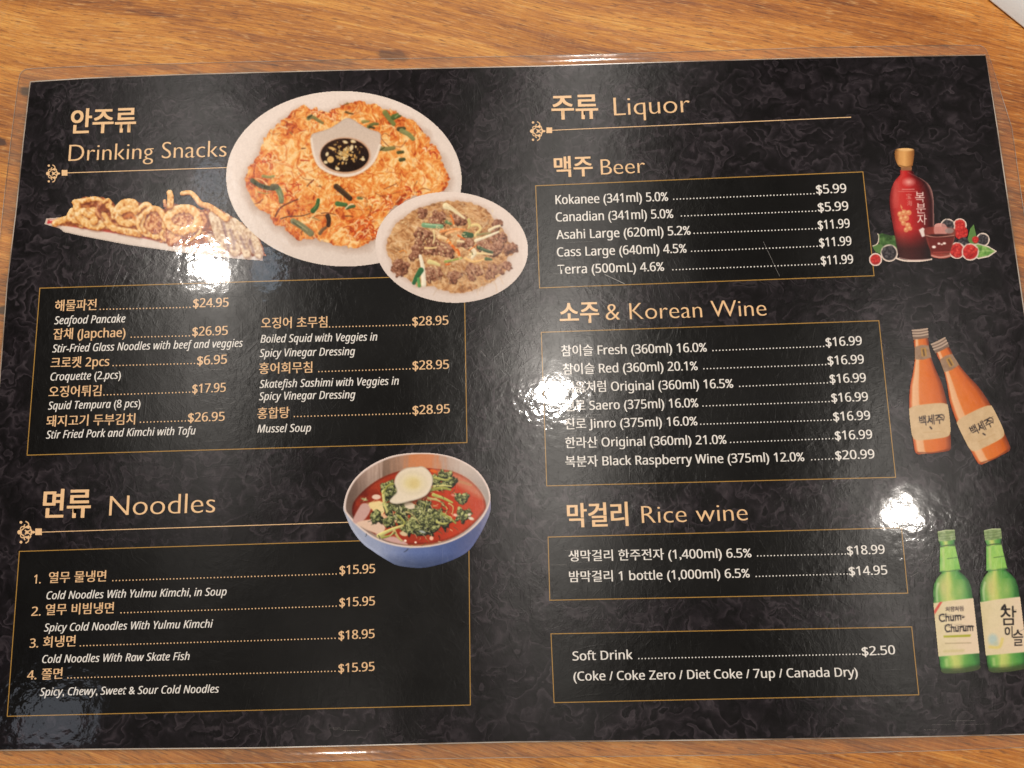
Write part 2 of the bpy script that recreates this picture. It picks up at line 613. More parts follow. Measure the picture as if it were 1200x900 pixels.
def row(pn, view, name, dots=None, price=None, cap=10.3, mat=None, extra=None):
    ox, oy, s = view
    z = lambda q: (ox + q[0] / s, oy + q[1] / s, ox + q[2] / s, oy + q[3] / s)
    k = Ink()
    k.text(sans(name[0]), *z(name[1:]), cap, bold=BOLD)
    if extra:
        k.text(sans(extra[0]), *z(extra[1:]), cap, bold=BOLD)
    if dots:
        k.dots(*z(dots))
    if price:
        k.text(sans(price[0]), *(z(price[1:]) if len(price) == 5 else price[1]), cap, bold=BOLD)
    k.build('menu_item', mat, pn)


def desc(pn, view, txt, x0, y0, x1, y1, cap=9.0):
    ox, oy, s = view
    Ink().text(sans(txt, True), ox + x0 / s, oy + y0 / s, ox + x1 / s, oy + y1 / s, cap, bold=(-0.14, 0.14)).build('description', M_WHITE, pn)


# --- snacks
p1 = panel([(46.7, 337.7), (544.0, 322.3), (547.2, 518.6), (31.7, 533.4)], 'black price panel of the drinking snacks')
v5 = (0, 300, 3)
G_ = M_GOLDTXT
row(p1, v5, ('해물파전', 193, 191, 338, 187), (349, 190, 676, 183), ('$24.95', 679, 181, 803, 178), mat=G_)
desc(p1, v5, 'Seafood Pancake', 191, 240, 440, 233)
row(p1, v5, ('잡채 (Japchae)', 187, 291, 440, 284), (458, 288, 674, 283), ('$26.95', 676, 281, 800, 277), mat=G_)
desc(p1, v5, 'Stir-Fried Glass Noodles with beef and veggies', 184, 339, 853, 319)
row(p1, v5, ('크로켓 2pcs', 178, 392, 383, 386), (394, 388, 692, 380), ('$6.95', 693, 383, 797, 378), mat=G_)
desc(p1, v5, 'Croquette (2.pcs)', 177, 438, 424, 431)
row(p1, v5, ('오징어튀김', 171, 494, 355, 489), (362, 491, 675, 481), ('$17.95', 676, 482, 793, 477), mat=G_)
desc(p1, v5, 'Squid Tempura (8 pcs)', 169, 540, 493, 531)
row(p1, v5, ('돼지고기 두부김치', 163, 597, 474, 589), (490, 587, 660, 582), ('$26.95', 661, 583, 789, 579), mat=G_)
desc(p1, v5, 'Stir Fried Pork and Kimchi with Tofu', 162, 642, 687, 627)
v6 = (250, 330, 3)
row(p1, v6, ('오징어 초무침', 168, 162, 400, 158), (405, 162, 699, 155), ('$28.95', 700, 155, 826, 151), mat=G_)
desc(p1, v6, 'Boiled Squid with Veggies in', 166, 215, 576, 207)
desc(p1, v6, 'Spicy Vinegar Dressing', 163, 265, 498, 258)
row(p1, v6, ('홍어회무침', 161, 322, 347, 317), (367, 319, 699, 309), ('$28.95', 701, 310, 828, 306), mat=G_)
desc(p1, v6, 'Skatefish Sashimi with Veggies in', 163, 374, 652, 362)
desc(p1, v6, 'Spicy Vinegar Dressing', 161, 417, 499, 410)
row(p1, v6, ('홍합탕', 155, 480, 267, 476), (281, 477, 700, 466), ('$28.95', 701, 467, 831, 462), mat=G_)
desc(p1, v6, 'Mussel Soup', 155, 531, 343, 527)

# --- noodles
p2 = panel([(22.7, 646.2), (549.4, 629.8), (551.2, 826.2), (8.4, 839.4)], 'black price panel of the noodles')
vn = (0, 570, 3)
row(p2, vn, ('열무 물냉면', 171, 337, 372, 331), (393, 334, 1190, 310), ('$15.95', (398, 673.2, 439.4, 671.4)), mat=G_, extra=('1.', 119, 342, 142, 341))
desc(p2, vn, 'Cold Noodles With Yulmu Kimchi, in Soup', 163, 397, 796, 383)
row(p2, vn, ('열무 비빔냉면', 160, 450, 399, 443), (422, 447, 1190, 423), ('$15.95', (397.8, 711, 439.2, 709.2)), mat=G_, extra=('2.', 110, 455, 142, 454))
desc(p2, vn, 'Spicy Cold Noodles With Yulmu Kimchi', 155, 510, 748, 496)
row(p2, vn, ('회냉면', 151, 564, 264, 559), (279, 563, 1186, 536), ('$18.95', (396.8, 749.6, 438.8, 747.6)), mat=G_, extra=('3.', 104, 567, 133, 566))
desc(p2, vn, 'Cold Noodles With Raw Skate Fish', 148, 621, 666, 610)
row(p2, vn, ('쫄면', 146, 677, 218, 673), (235, 676, 1186, 652), ('$15.95', (396.6, 788.2, 438.8, 786)), mat=G_, extra=('4.', 95, 679, 127, 678))
desc(p2, vn, 'Spicy, Chewy, Sweet & Sour Cold Noodles', 140, 736, 769, 725)

# --- beer
p3 = panel([(627.7, 217.7), (1011.2, 201.4), (1024.3, 323.1), (632.3, 337.4)], 'black price panel of the beers')
v3 = (600, 50, 3)
W_ = M_WHITE
for nm, dt, pr in (
        (('Kokanee (341ml) 5.0%', 154, 568, 549, 556), (565, 553, 1070, 533), ('$5.99', 1071, 531, 1176, 527)),
        (('Canadian (341ml) 5.0%', 155, 629, 567, 616), (592, 612, 1076, 594), ('$5.99', 1077, 594, 1183, 589)),
        (('Asahi Large (620ml) 5.2%', 157, 691, 628, 675), (637, 673, 1076, 656), ('$11.99', 1077, 656, 1188, 650)),
        (('Cass Large (640ml) 4.5%', 159, 752, 614, 738), (628, 736, 1081, 718), ('$11.99', 1082, 718, 1194, 712)),
        (('Terra (500mL) 4.6%', 162, 813, 535, 802), (562, 801, 1087, 781), ('$11.99', 1088, 781, 1200, 776))):
    row(p3, v3, nm, dt, pr, mat=W_)

# --- soju and wine
p4 = panel([(634.3, 389.4), (1029.9, 375.8), (1049.6, 559.3), (640.7, 569.4)], 'black price panel of the soju and wine')
v7 = (600, 330, 3)
for nm, dt, pr in (
        (('참이슬 Fresh (360ml) 16.0%', 174, 260, 685, 246), (703, 245, 1104, 230), ('$16.99', (968.2, 406, 1010.2, 404.2))),
        (('참이슬 Red (360ml) 20.1%', 180, 324, 653, 311), (671, 309, 1111, 294), ('$16.99', (970.4, 427.6, 1012.6, 426))),
        (('처음처럼 Original (360ml) 16.5%', 186, 388, 778, 373), (797, 371, 1117, 358), ('$16.99', (972.8, 449, 1015, 447.6))),
        (('진로 Saero (375ml) 16.0%', 187, 453, 655, 441), (668, 440, 1123, 424), ('$16.99', (974.8, 471.2, 1017.4, 469.8))),
        (('진로 Jinro (375ml) 16.0%', 187, 517, 652, 505), (660, 504, 1130, 489), ('$16.99', (977, 493.2, 1020, 491.8))),
        (('한라산 Original (360ml) 21.0%', 188, 583, 754, 570), (765, 568, 1136, 554), ('$16.99', (979, 515.4, 1022.4, 514))),
        (('복분자 Black Raspberry Wine (375ml) 12.0%', 189, 649, 1028, 631), (1050, 629, 1136, 625), ('$20.99', (979.4, 538.6, 1025, 537)))):
    row(p4, v7, nm, dt, pr, mat=W_)

# --- rice wine and soft drinks
p5 = panel([(642.3, 629.4), (1056.4, 618.4), (1063.8, 695.0), (644.3, 703.4)], 'black price panel of the rice wine')
vr = (600, 570, 3)
row(p5, vr, ('생막걸리 한주전자 (1,400ml) 6.5%', 200, 261, 842, 249), (860, 247, 1180, 240), ('$18.99', (993.2, 650.2, 1037, 648.8)), mat=W_)
row(p5, vr, ('밤막걸리 1 bottle (1,000ml) 6.5%', 202, 334, 836, 320), (855, 319, 1187, 310), ('$14.95', (995.4, 674.4, 1040, 673)), mat=W_)
p6 = panel([(645.7, 742.8), (1068.4, 734.6), (1076.7, 814.2), (649.3, 823.4)], 'black price panel of the soft drinks')
row(p6, vr, ('Soft Drink', 214, 612, 424, 607), (442, 608, 1231, 592), ('$2.50', (1010.6, 768.4, 1049.2, 766.6)), mat=W_)
row(p6, vr, ('(Coke / Coke Zero / Diet Coke / 7up / Canada Dry)', 217, 683, 1216, 668), mat=W_)


# --- section headings
def ornament(parent, cx, cy, w, h):
    k = Ink()
    sc = h / 26.0
    t = np.linspace(0, 1, 14)

    def spiral(x, y, r0, r1, a0, a1, wd):
        a = a0 + (a1 - a0) * t
        r = r0 + (r1 - r0) * t
        pts = [(cx + (x + rr * math.cos(aa)) * sc, cy + (y + rr * math.sin(aa)) * sc) for aa, rr in zip(a, r)]
        k.line(pts, wd * sc)
    for sgn in (-1, 1):
        spiral(-1.0, sgn * 8.0, 4.6, 1.0, sgn * 1.6, sgn * (-4.2), 1.3)
        spiral(2.0, sgn * 5.0, 4.6, 0.8, -sgn * 2.6, sgn * 3.4, 1.3)
        spiral(-5.0, sgn * 3.6, 3.6, 0.8, sgn * 0.3, sgn * 5.0, 1.2)
        k.line([(cx - 8 * sc, cy + sgn * 0.2 * sc), (cx - 2 * sc, cy + sgn * 5.4 * sc), (cx + 3 * sc, cy + sgn * 8 * sc)], 1.3 * sc)
        for (x, y, r) in ((-6.5, 11.6, 1.7), (2.4, 5.2, 1.3), (5.5, 2.2, 1.2)):
            th = np.arange(8) / 8 * 6.2832
            k.add(np.stack([cx + (x + r * np.cos(th)) * sc, cy + (sgn * y + r * np.sin(th)) * sc], 1), np.array([[0, i + 1, i] for i in range(1, 7)]), Z_LINE + 4e-5)
    for (x, r, q) in ((-8.0, 2.7, 1.0), (0.5, 1.9, 1.0), (7.5, 2.8, 0.55)):
        th = np.arange(10) / 10 * 6.2832
        k.add(np.stack([cx + (x + r * np.cos(th)) * sc, cy + r * q * np.sin(th) * sc], 1), np.array([[0, i + 1, i] for i in range(1, 9)]), Z_LINE + 5e-5)
    k.build('ornament', M_GOLD, parent)


def heading(view, kor, eng, capk, cape, label, rule=None, sq=None, orn=None):
    ox, oy, s = view
    z = lambda q: (ox + q[0] / s, oy + q[1] / s, ox + q[2] / s, oy + q[3] / s)
    e = cape / 0.70
    h = Ink().text(eng[0], *z(eng[1:]), cape * 1.08, off=-0.016, bold=(-0.011 * e, 0.0, 0.011 * e)).build('section_heading', M_GOLD, menu, label)
    w = capk * 0.030
    Ink().text(kor[0], *z(kor[1:]), capk, bold=(-w, 0, w), boldy=(-w * .5, 0, w * .5)).build('korean_heading', M_GOLD, h)
    if rule:
        r = Ink().line([(ox + rule[0] / s, oy + rule[1] / s), (ox + rule[2] / s, oy + rule[3] / s)], 0.85).build('heading_rule', M_GOLD, menu)
        x0, y0, x1, y1 = z(sq)
        cx, cy, a = (x0 + x1) / 2, (y0 + y1) / 2, (x1 - x0) / 2
        k = Ink()
        k.add(np.array([(cx - a, cy - a), (cx + a, cy - a), (cx + a, cy + a), (cx - a, cy + a)]), np.array([[0, 2, 1], [0, 3, 2]]), Z_LINE + 3e-5)
        k.build('square_bullet', M_GOLD, r)
        ornament(r, ox + orn[0] / s, oy + orn[1] / s, 17, orn[2] / s)


v1 = (0, 0, 3)
heading(v1, ('안주류', 248, 463, 475, 456), ('Drinking Snacks', 241, 567, 795, 551), 22.5, 18.6, 'gold heading reading Drinking Snacks',
        (228, 608, 860, 587), (217, 598, 237, 617), (187, 610, 62))
heading(vn, ('면류', 150, 103, 315, 100), ('Noodles', 384, 104, 755, 92), 26, 22.6, 'gold heading reading Noodles',
        (140, 161, 1260, 125), (124, 148, 147, 171), (93, 161, 78))
heading(v3, ('주류', 142, 263, 302, 259), ('Liquor', 360, 257, 626, 245), 22.5, 20.6, 'gold heading reading Liquor',
        (140, 308, 1192, 262), (121, 298, 141, 318), (91, 311, 68))
heading(v3, ('맥주', 150, 467, 283, 462), ('Beer', 314, 465, 468, 458), 18.5, 17.6, 'gold heading reading Beer')
heading(v7, ('소주', 170, 141, 306, 137), ('& Korean Wine', 331, 136, 895, 120), 19.5, 18.6, 'gold heading reading & Korean Wine')
heading(vr, ('막걸리', 197, 137, 408, 131), ('Rice wine', 458, 130, 829, 120), 21.5, 19.6, 'gold heading reading Rice wine')

# ------------------------------------------------------------------ printed food pictures
_tabs = {}


def vnoise(x, y, seed=0):
    if seed not in _tabs:
        _tabs[seed] = np.random.RandomState(seed + 11).rand(256, 256)
    T = _tabs[seed]
    xi = np.floor(x).astype(int); yi = np.floor(y).astype(int)
    fx = x - xi; fy = y - yi
    fx = fx * fx * (3 - 2 * fx); fy = fy * fy * (3 - 2 * fy)
    a = T[xi & 255, yi & 255]; b = T[(xi + 1) & 255, yi & 255]
    c = T[xi & 255, (yi + 1) & 255]; d = T[(xi + 1) & 255, (yi + 1) & 255]
    return (a * (1 - fx) + b * fx) * (1 - fy) + (c * (1 - fx) + d * fx) * fy


def fbm(x, y, seed=0, oct=3):
    v = 0; a = 1.0; t = 0
    for o in range(oct):
        v = v + a * vnoise(x * 2 ** o + 17.3 * o, y * 2 ** o + 5.1 * o, seed + o)
        t += a; a *= 0.5
    return v / t


def cmap(t, stops):
    t = np.clip(t, 0, 1)
    xs = [s[0] for s in stops]
    return np.stack([np.interp(t, xs, [s[1][k] for s in stops]) for k in range(3)], -1)


def curve(pts, closed=False, k=6):
    P = np.asarray(pts, float)
    N = len(P)
    out = []
    rng_ = range(N) if closed else range(N - 1)
    for i in rng_:
        if closed:
            p0, p1, p2, p3 = P[(i - 1) % N], P[i], P[(i + 1) % N], P[(i + 2) % N]
        else:
            p0, p1, p2, p3 = P[max(i - 1, 0)], P[i], P[i + 1], P[min(i + 2, N - 1)]
        for j in range(k):
            t = j / k
            out.append(0.5 * ((2 * p1) + (p2 - p0) * t + (2 * p0 - 5 * p1 + 4 * p2 - p3) * t * t + (3 * p1 - p0 - 3 * p2 + p3) * t ** 3))
    if not closed:
        out.append(P[-1])
    return np.array(out)


class Pic:
    """A printed picture: colours of a fine mesh, painted shape by shape, and the part each cell belongs to."""

    def __init__(self, x0, y0, x1, y1, step=0.5):
        self.x0, self.y0, self.step = x0, y0, step
        xs = np.arange(x0, x1, step) + step / 2; ys = np.arange(y0, y1, step) + step / 2
        self.X, self.Y = np.meshgrid(xs, ys)
        self.col = np.zeros(self.X.shape + (3,)); self.id = np.full(self.X.shape, -1, int)
        self.parts = []
        self.v = (0, 0, 1); self.part = None; self.clip = None
        self.started = np.zeros(self.X.shape, bool)

    def view(self, ox, oy, s):
        self.v = (ox, oy, s)

    def use(self, name):
        if name is None:
            self.part = None
        else:
            if name not in self.parts:
                self.parts.append(name)
            self.part = self.parts.index(name)

    def P(self, pts):
        p = np.asarray(pts, float)
        return np.stack([self.v[0] + p[..., 0] / self.v[2], self.v[1] + p[..., 1] / self.v[2]], -1)

    def win(self, lo, hi):
        h, w = self.X.shape
        a = int(max(0, (lo[0] - self.x0) / self.step)); b = int(min(w, (hi[0] - self.x0) / self.step + 1))
        c = int(max(0, (lo[1] - self.y0) / self.step)); d = int(min(h, (hi[1] - self.y0) / self.step + 1))
        return (slice(c, max(c, d)), slice(a, max(a, b)))

    def put(self, s, alpha, col):
        if self.clip is not None:
            alpha = alpha * self.clip[s]
        c = self.col[s]
        fresh = (self.id[s] < 0) & (alpha > 0.02)
        if self.part is not None:
            c[fresh] = np.broadcast_to(np.asarray(col, float), c.shape)[fresh]
        a = alpha[..., None]
        self.col[s] = c * (1 - a) + np.asarray(col, float) * a
        if self.part is not None:
            self.id[s] = np.where(alpha > 0.5, self.part, self.id[s])

    def sdf(self, pts, s):
        X, Y = self.X[s], self.Y[s]
        d2 = np.full(X.shape, 1e9); inside = np.zeros(X.shape, bool)
        N = len(pts)
        for i in range(N):
            ax, ay = pts[i]; bx, by = pts[(i + 1) % N]
            ex, ey = bx - ax, by - ay
            t = np.clip(((X - ax) * ex + (Y - ay) * ey) / (ex * ex + ey * ey + 1e-12), 0, 1)
            d2 = np.minimum(d2, (X - ax - t * ex) ** 2 + (Y - ay - t * ey) ** 2)
            cond = (ay > Y) != (by > Y)
            with np.errstate(divide='ignore', invalid='ignore'):
                inside ^= cond & (X < ex * (Y - ay) / (by - ay if by != ay else 1e-9) + ax)
        d = np.sqrt(d2)
        return np.where(inside, d, -d)

    def poly(self, pts, col, smooth=True, soft=0.5, rough=None, alpha=1.0):
        """col: colour or function(X, Y, sdf in picture units). rough = (amplitude, scale, seed)."""
        p = self.P(pts)
        if smooth:
            p = curve(p, True)
        pad = 3 + (rough[0] if rough else 0) + soft
        s = self.win(p.min(0) - pad, p.max(0) + pad)
        d = self.sdf(p, s)
        if rough:
            d = d + (fbm(self.X[s] / rough[1], self.Y[s] / rough[1], rough[2]) - 0.5) * 2 * rough[0]
        a = np.clip(d / (2 * soft) + 0.5, 0, 1) * alpha
        self.put(s, a, col(self.X[s], self.Y[s], d) if callable(col) else col)
        return s, a, d

    def ell(self, cx, cy, rx, ry, col, rot=0.0, soft=0.5, alpha=1.0, rough=None):
        c = self.P((cx, cy)); rx, ry = rx / self.v[2], ry / self.v[2]
        R = max(rx, ry) + 3 + (rough[0] if rough else 0)
        s = self.win(c - R, c + R)
        x, y = self.X[s] - c[0], self.Y[s] - c[1]
        ca, sa = math.cos(rot), math.sin(rot)
        u, v = (x * ca + y * sa) / rx, (-x * sa + y * ca) / ry
        r = np.sqrt(u * u + v * v)
        d = (1 - r) * min(rx, ry) * 1.0
        if rough:
            d = d + (fbm(self.X[s] / rough[1], self.Y[s] / rough[1], rough[2]) - 0.5) * 2 * rough[0]
        a = np.clip(d / (2 * soft) + 0.5, 0, 1) * alpha
        self.put(s, a, col(u, v, r) if callable(col) else col)

    def stroke(self, pts, w, col, w1=None, alpha=1.0, soft=0.45, shade=0.0, smooth=True, ramp=None, tex=0.5, fs=3.0):
        p = self.P(pts)
        if smooth and len(p) > 2:
            p = curve(p, False, 4)
        w = w / self.v[2] / 2; w1 = w if w1 is None else w1 / self.v[2] / 2
        s = self.win(p.min(0) - w - w1 - 1, p.max(0) + w + w1 + 1)
        X, Y = self.X[s], self.Y[s]
        if X.size == 0:
            return
        best = np.full(X.shape, 1e9); side = np.zeros(X.shape)
        N = len(p) - 1
        for i in range(N):
            a, b = p[i], p[i + 1]
            e = b - a
            t = np.clip(((X - a[0]) * e[0] + (Y - a[1]) * e[1]) / (e @ e + 1e-12), 0, 1)
            dx, dy = X - a[0] - t * e[0], Y - a[1] - t * e[1]
            ww = w + (w1 - w) * (i + t) / N
            d = np.hypot(dx, dy) - ww
            m = d < best
            best = np.where(m, d, best)
            side = np.where(m, (dx * 0.5 + dy * 0.8) / np.maximum(ww, 1e-3), side)
        a = np.clip(-best / (2 * soft) + 0.5, 0, 1) * alpha
        c = np.asarray(col, float) * np.ones(X.shape + (1,))
        if ramp is not None:
            tt = 0.66 - 0.32 * np.clip(side, -1, 1) + (fbm(X / fs, Y / fs, 91, 3) - 0.5) * tex * 1.6 - 0.30 * np.clip(1 + best / 1.6, 0, 1)
            c = cmap(tt, ramp)
        elif shade:
            c = np.clip(c * (1 - shade * np.clip(side, -1, 1))[..., None], 0, 255)
        self.put(s, a, c)

    def lump(self, cx, cy, r, ramp3, ar=1.0, rot=0.0, seed=0, wob=0.28, tex=0.55, soft=0.5, fs=2.6, rim=0.25):
        c = self.P((cx, cy)); r = r / self.v[2]
        s = self.win(c - r * 1.7 * max(1, ar), c + r * 1.7 * max(1, ar))
        x, y = self.X[s] - c[0], self.Y[s] - c[1]
        if x.size == 0:
            return
        ca, sa = math.cos(rot), math.sin(rot)
        u, v = (x * ca + y * sa) / (r * ar), (-x * sa + y * ca) / r
        th = np.arctan2(v, u)
        rr = np.hypot(u, v)
        lim = 1 + wob * 2 * (vnoise(np.cos(th) * 1.6 + 9 + seed, np.sin(th) * 1.6 + 9, seed % 7) - 0.5)
        q = rr / lim
        a = np.clip((1 - q) * r / (2 * soft) + 0.5, 0, 1)
        light = 0.55 - 0.30 * (x * 0.45 + y * 0.85) / (r * 1.1) * np.clip(q, 0, 1) + 0.12 * (1 - q)
        tx = fbm(self.X[s] / fs + seed * 3.1, self.Y[s] / fs, 21 + seed % 5, 3) - 0.5
        t = light + tx * tex * 1.6 - rim * np.clip((q - 0.75) * 4, 0, 1)
        self.put(s, a, cmap(t, ramp3))

    def letters(self, body, x0, y0, x1, y1, cap, col, alpha=1.0, w=0.0, vertical=None):
        """small printed lettering inside a picture, rasterised from the glyph outlines"""
        v, f = glyphs(body)
        a, b = v[:, 0].min(), v[:, 0].max()
        p0, p1 = self.P((x0, y0)), self.P((x1, y1))
        e = (p1 - p0) / max(np.linalg.norm(p1 - p0), 1e-6)
        up = np.array([e[1], -e[0]])
        P = p0 + (p1 - p0) * ((v[:, 0] - a) / (b - a))[:, None] + up * (v[:, 1] * cap / self.v[2] / 0.70)[:, None]
        s = self.win(P.min(0) - 1, P.max(0) + 1)
        X, Y = self.X[s], self.Y[s]
        if X.size == 0:
            return
        acc = np.zeros(X.shape)
        offs = [(i, j) for i in (-0.33, 0, 0.33) for j in (-0.33, 0, 0.33)]
        for ox_, oy_ in offs:
            m = np.zeros(X.shape, bool)
            xx, yy = X + ox_ * self.step, Y + oy_ * self.step
            for t in f:
                A, B, C = P[t[0]], P[t[1]], P[t[2]]
                d1 = (B[0] - A[0]) * (yy - A[1]) - (B[1] - A[1]) * (xx - A[0])
                d2 = (C[0] - B[0]) * (yy - B[1]) - (C[1] - B[1]) * (xx - B[0])
                d3 = (A[0] - C[0]) * (yy - C[1]) - (A[1] - C[1]) * (xx - C[0])
                m |= ((d1 >= -w) & (d2 >= -w) & (d3 >= -w)) | ((d1 <= w) & (d2 <= w) & (d3 <= w))
            acc += m
        self.put(s, acc / len(offs) * alpha, col)

    def grain(self, amp, scale=1.1, seed=77):
        nz = (fbm(self.X / scale, self.Y / scale, seed, 2) - 0.5) * 2 * amp
        self.col = np.clip(self.col + nz[..., None], 0, 255)

    def soften(self, n=1):
        c = self.col.copy()
        w = (self.id >= 0).astype(float)[..., None]
        for _ in range(n):
            for ax in (0, 1):
                num = c * w; den = w.copy()
                acc = num * 2; dacc = den * 2
                for sh in (-1, 1):
                    acc = acc + np.roll(num, sh, ax); dacc = dacc + np.roll(den, sh, ax)
                c = np.where(dacc > 0, acc / np.maximum(dacc, 1e-6), c)
        self.col = c

    def build(self, name, z, gain=1.0, label=None):
        """one mesh per part; the first part is the picture itself, the others its children"""
        h, w = self.X.shape
        root = None
        nx = np.arange(w + 1) * self.step + self.x0; ny = np.arange(h + 1) * self.step + self.y0
        GX, GY = np.meshgrid(nx, ny)
        # corner colours: mean of the neighbouring painted cells
        wgt = (self.id >= 0).astype(float)
        acc = np.zeros((h + 1, w + 1, 3)); den = np.zeros((h + 1, w + 1, 1))
        cw = self.col * wgt[..., None]
        for dy in (0, 1):
            for dx in (0, 1):
                acc[dy:dy + h, dx:dx + w] += cw; den[dy:dy + h, dx:dx + w] += wgt[..., None]
        cc = lin(acc / np.maximum(den, 1e-6)) * gain
        for i, pn in enumerate(self.parts):
            sel = np.argwhere(self.id == i)
            if len(sel) == 0:
                continue
            r, c = sel[:, 0], sel[:, 1]
            quad = np.stack([r * (w + 1) + c, (r + 1) * (w + 1) + c, (r + 1) * (w + 1) + c + 1, r * (w + 1) + c + 1], 1)
            u, inv = np.unique(quad.ravel(), return_inverse=True)
            V = at(GX.ravel()[u], GY.ravel()[u], z)
            me = raw_mesh(pn, V, inv.reshape(-1, 4))
            at_ = me.color_attributes.new('Col', 'FLOAT_COLOR', 'POINT')
            rgba = np.ones((len(u), 4), np.float32)
            rgba[:, :3] = cc.reshape(-1, 3)[u]
            at_.data.foreach_set('color', rgba.ravel())
            o = link(name if i == 0 else pn, me, M_PIC, menu if root is None else root, label if i == 0 else None)
            if root is None:
                root = o
        return root


R_ = np.random.RandomState
CREAM = (247, 216, 160); ORG = (232, 138, 62); DEEP = (196, 84, 34); RED = (172, 58, 26)


def plate_shade(base, lo):
    def f(u, v, r):
        t = np.clip((r - 0.93) / 0.07, 0, 1)
        c = np.asarray(base, float) * (1 - 0.05 * (u * 0.3 + v * 0.6))[..., None]
        inner = np.clip((0.80 - r) / 0.1, 0, 1)[..., None]
        c = c * (1 - 0.03 * inner)
        return c * (1 - t[..., None] * 0.10) + np.asarray(lo, float) * t[..., None] * 0.08
    return f


# --- seafood pancake
pc = Pic(262, 102, 545, 318, 0.5)
pc.view(250, 80, 3)
pc.use('plate')
pc.ell(459, 388.5, 414, 308, plate_shade((233, 216, 204), (242, 228, 216)), rot=0.03)
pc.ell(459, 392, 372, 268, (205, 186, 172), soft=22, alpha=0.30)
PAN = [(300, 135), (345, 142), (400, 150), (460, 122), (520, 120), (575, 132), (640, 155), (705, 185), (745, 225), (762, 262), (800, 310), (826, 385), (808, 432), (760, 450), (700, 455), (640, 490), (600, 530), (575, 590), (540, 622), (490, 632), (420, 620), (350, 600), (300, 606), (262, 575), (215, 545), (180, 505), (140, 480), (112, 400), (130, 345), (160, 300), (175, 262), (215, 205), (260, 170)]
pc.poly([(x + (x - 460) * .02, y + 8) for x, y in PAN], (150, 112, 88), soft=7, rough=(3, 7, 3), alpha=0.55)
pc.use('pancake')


def pan_col(X, Y, d):
    wx = fbm(X / 18, Y / 18, 31) - 0.5; wy = fbm(X / 18 + 40, Y / 18, 33) - 0.5
    th = np.arctan2(Y - 205, X - 400)
    r = np.hypot(X - 400, (Y - 205) * 1.3)
    a = th * 9 + wx * 9; b = r / 6 + wy * 10
    s1 = fbm(a, b * 0.55, 35, 3)
    s2 = fbm((X + wx * 30) / 3.2, (Y + wy * 30) / 5.5, 37, 3)
    s3 = fbm(X / 24, Y / 24, 39, 2)
    t = 0.50 + (s1 - 0.5) * 1.0 + (s2 - 0.5) * 1.1 + (s3 - 0.5) * 1.0
    t = t - 0.18 * np.clip(1 - d / 14, 0, 1) * (fbm(X / 10, Y / 10, 44) > 0.42) + 0.05
    return cmap(t, [(0, (160, 60, 24)), (0.18, (200, 92, 38)), (0.36, (220, 124, 54)), (0.56, (233, 146, 68)), (0.80, (243, 182, 106)), (1, (249, 208, 146))])


s_, a_, d_ = pc.poly(PAN, pan_col, rough=(4.5, 7, 41), soft=0.5)
clip = np.zeros(pc.X.shape); clip[s_] = a_
pc.clip = np.clip(clip * 1.0, 0, 1)
r = R_(3)
for i in range(1000):
    x, y = r.uniform(110, 825), r.uniform(120, 630)
    th = math.atan2(y - 370, x - 460) + math.pi / 2 * (r.rand() < 0.55) + r.normal(0, 0.7)
    L = r.uniform(14, 60); k = r.normal(0, 0.35)
    pts = [(x - math.cos(th) * L / 2, y - math.sin(th) * L / 2), (x + math.sin(th) * L * k * .5, y - math.cos(th) * L * k * .5), (x + math.cos(th) * L / 2, y + math.sin(th) * L / 2)]
    q = r.rand()
    col = CREAM if q < .26 else (248, 184, 102) if q < .44 else ORG if q < 0.72 else (222, 108, 44) if q < .86 else DEEP if q < .95 else (120, 48, 22)
    pc.stroke(pts, r.uniform(2, 6) if q < .86 else r.uniform(1.5, 4), np.array(col) * r.uniform(.93, 1.05), w1=r.uniform(1.5, 4), alpha=r.uniform(.35, .85), shade=0.12, soft=0.6)
# redder patches, front and rim
for (x, y, rad, n_) in ((520, 560, 70, 70), (380, 160, 55, 36), (180, 320, 40, 26), (770, 280, 34, 20), (600, 470, 50, 26), (260, 430, 60, 30), (690, 440, 46, 22)):
    for i in range(n_):
        a = r.uniform(0, 6.28); q = rad * math.sqrt(r.rand())
        cx, cy = x + q * math.cos(a), y + q * .6 * math.sin(a)
        th = r.uniform(0, 3.14); L = r.uniform(10, 30)
        pc.stroke([(cx, cy), (cx + L * .5 * math.cos(th) + 3, cy + L * .5 * math.sin(th) - 4), (cx + L * math.cos(th), cy + L * math.sin(th))], r.uniform(2.5, 6),
                  [(204, 70, 26), (226, 104, 40), (178, 52, 22), (246, 190, 130), (250, 214, 170)][r.randint(5)], alpha=.75, shade=.15)
GRN = [(58, 72, 44), (92, 112, 62), (126, 142, 92)]
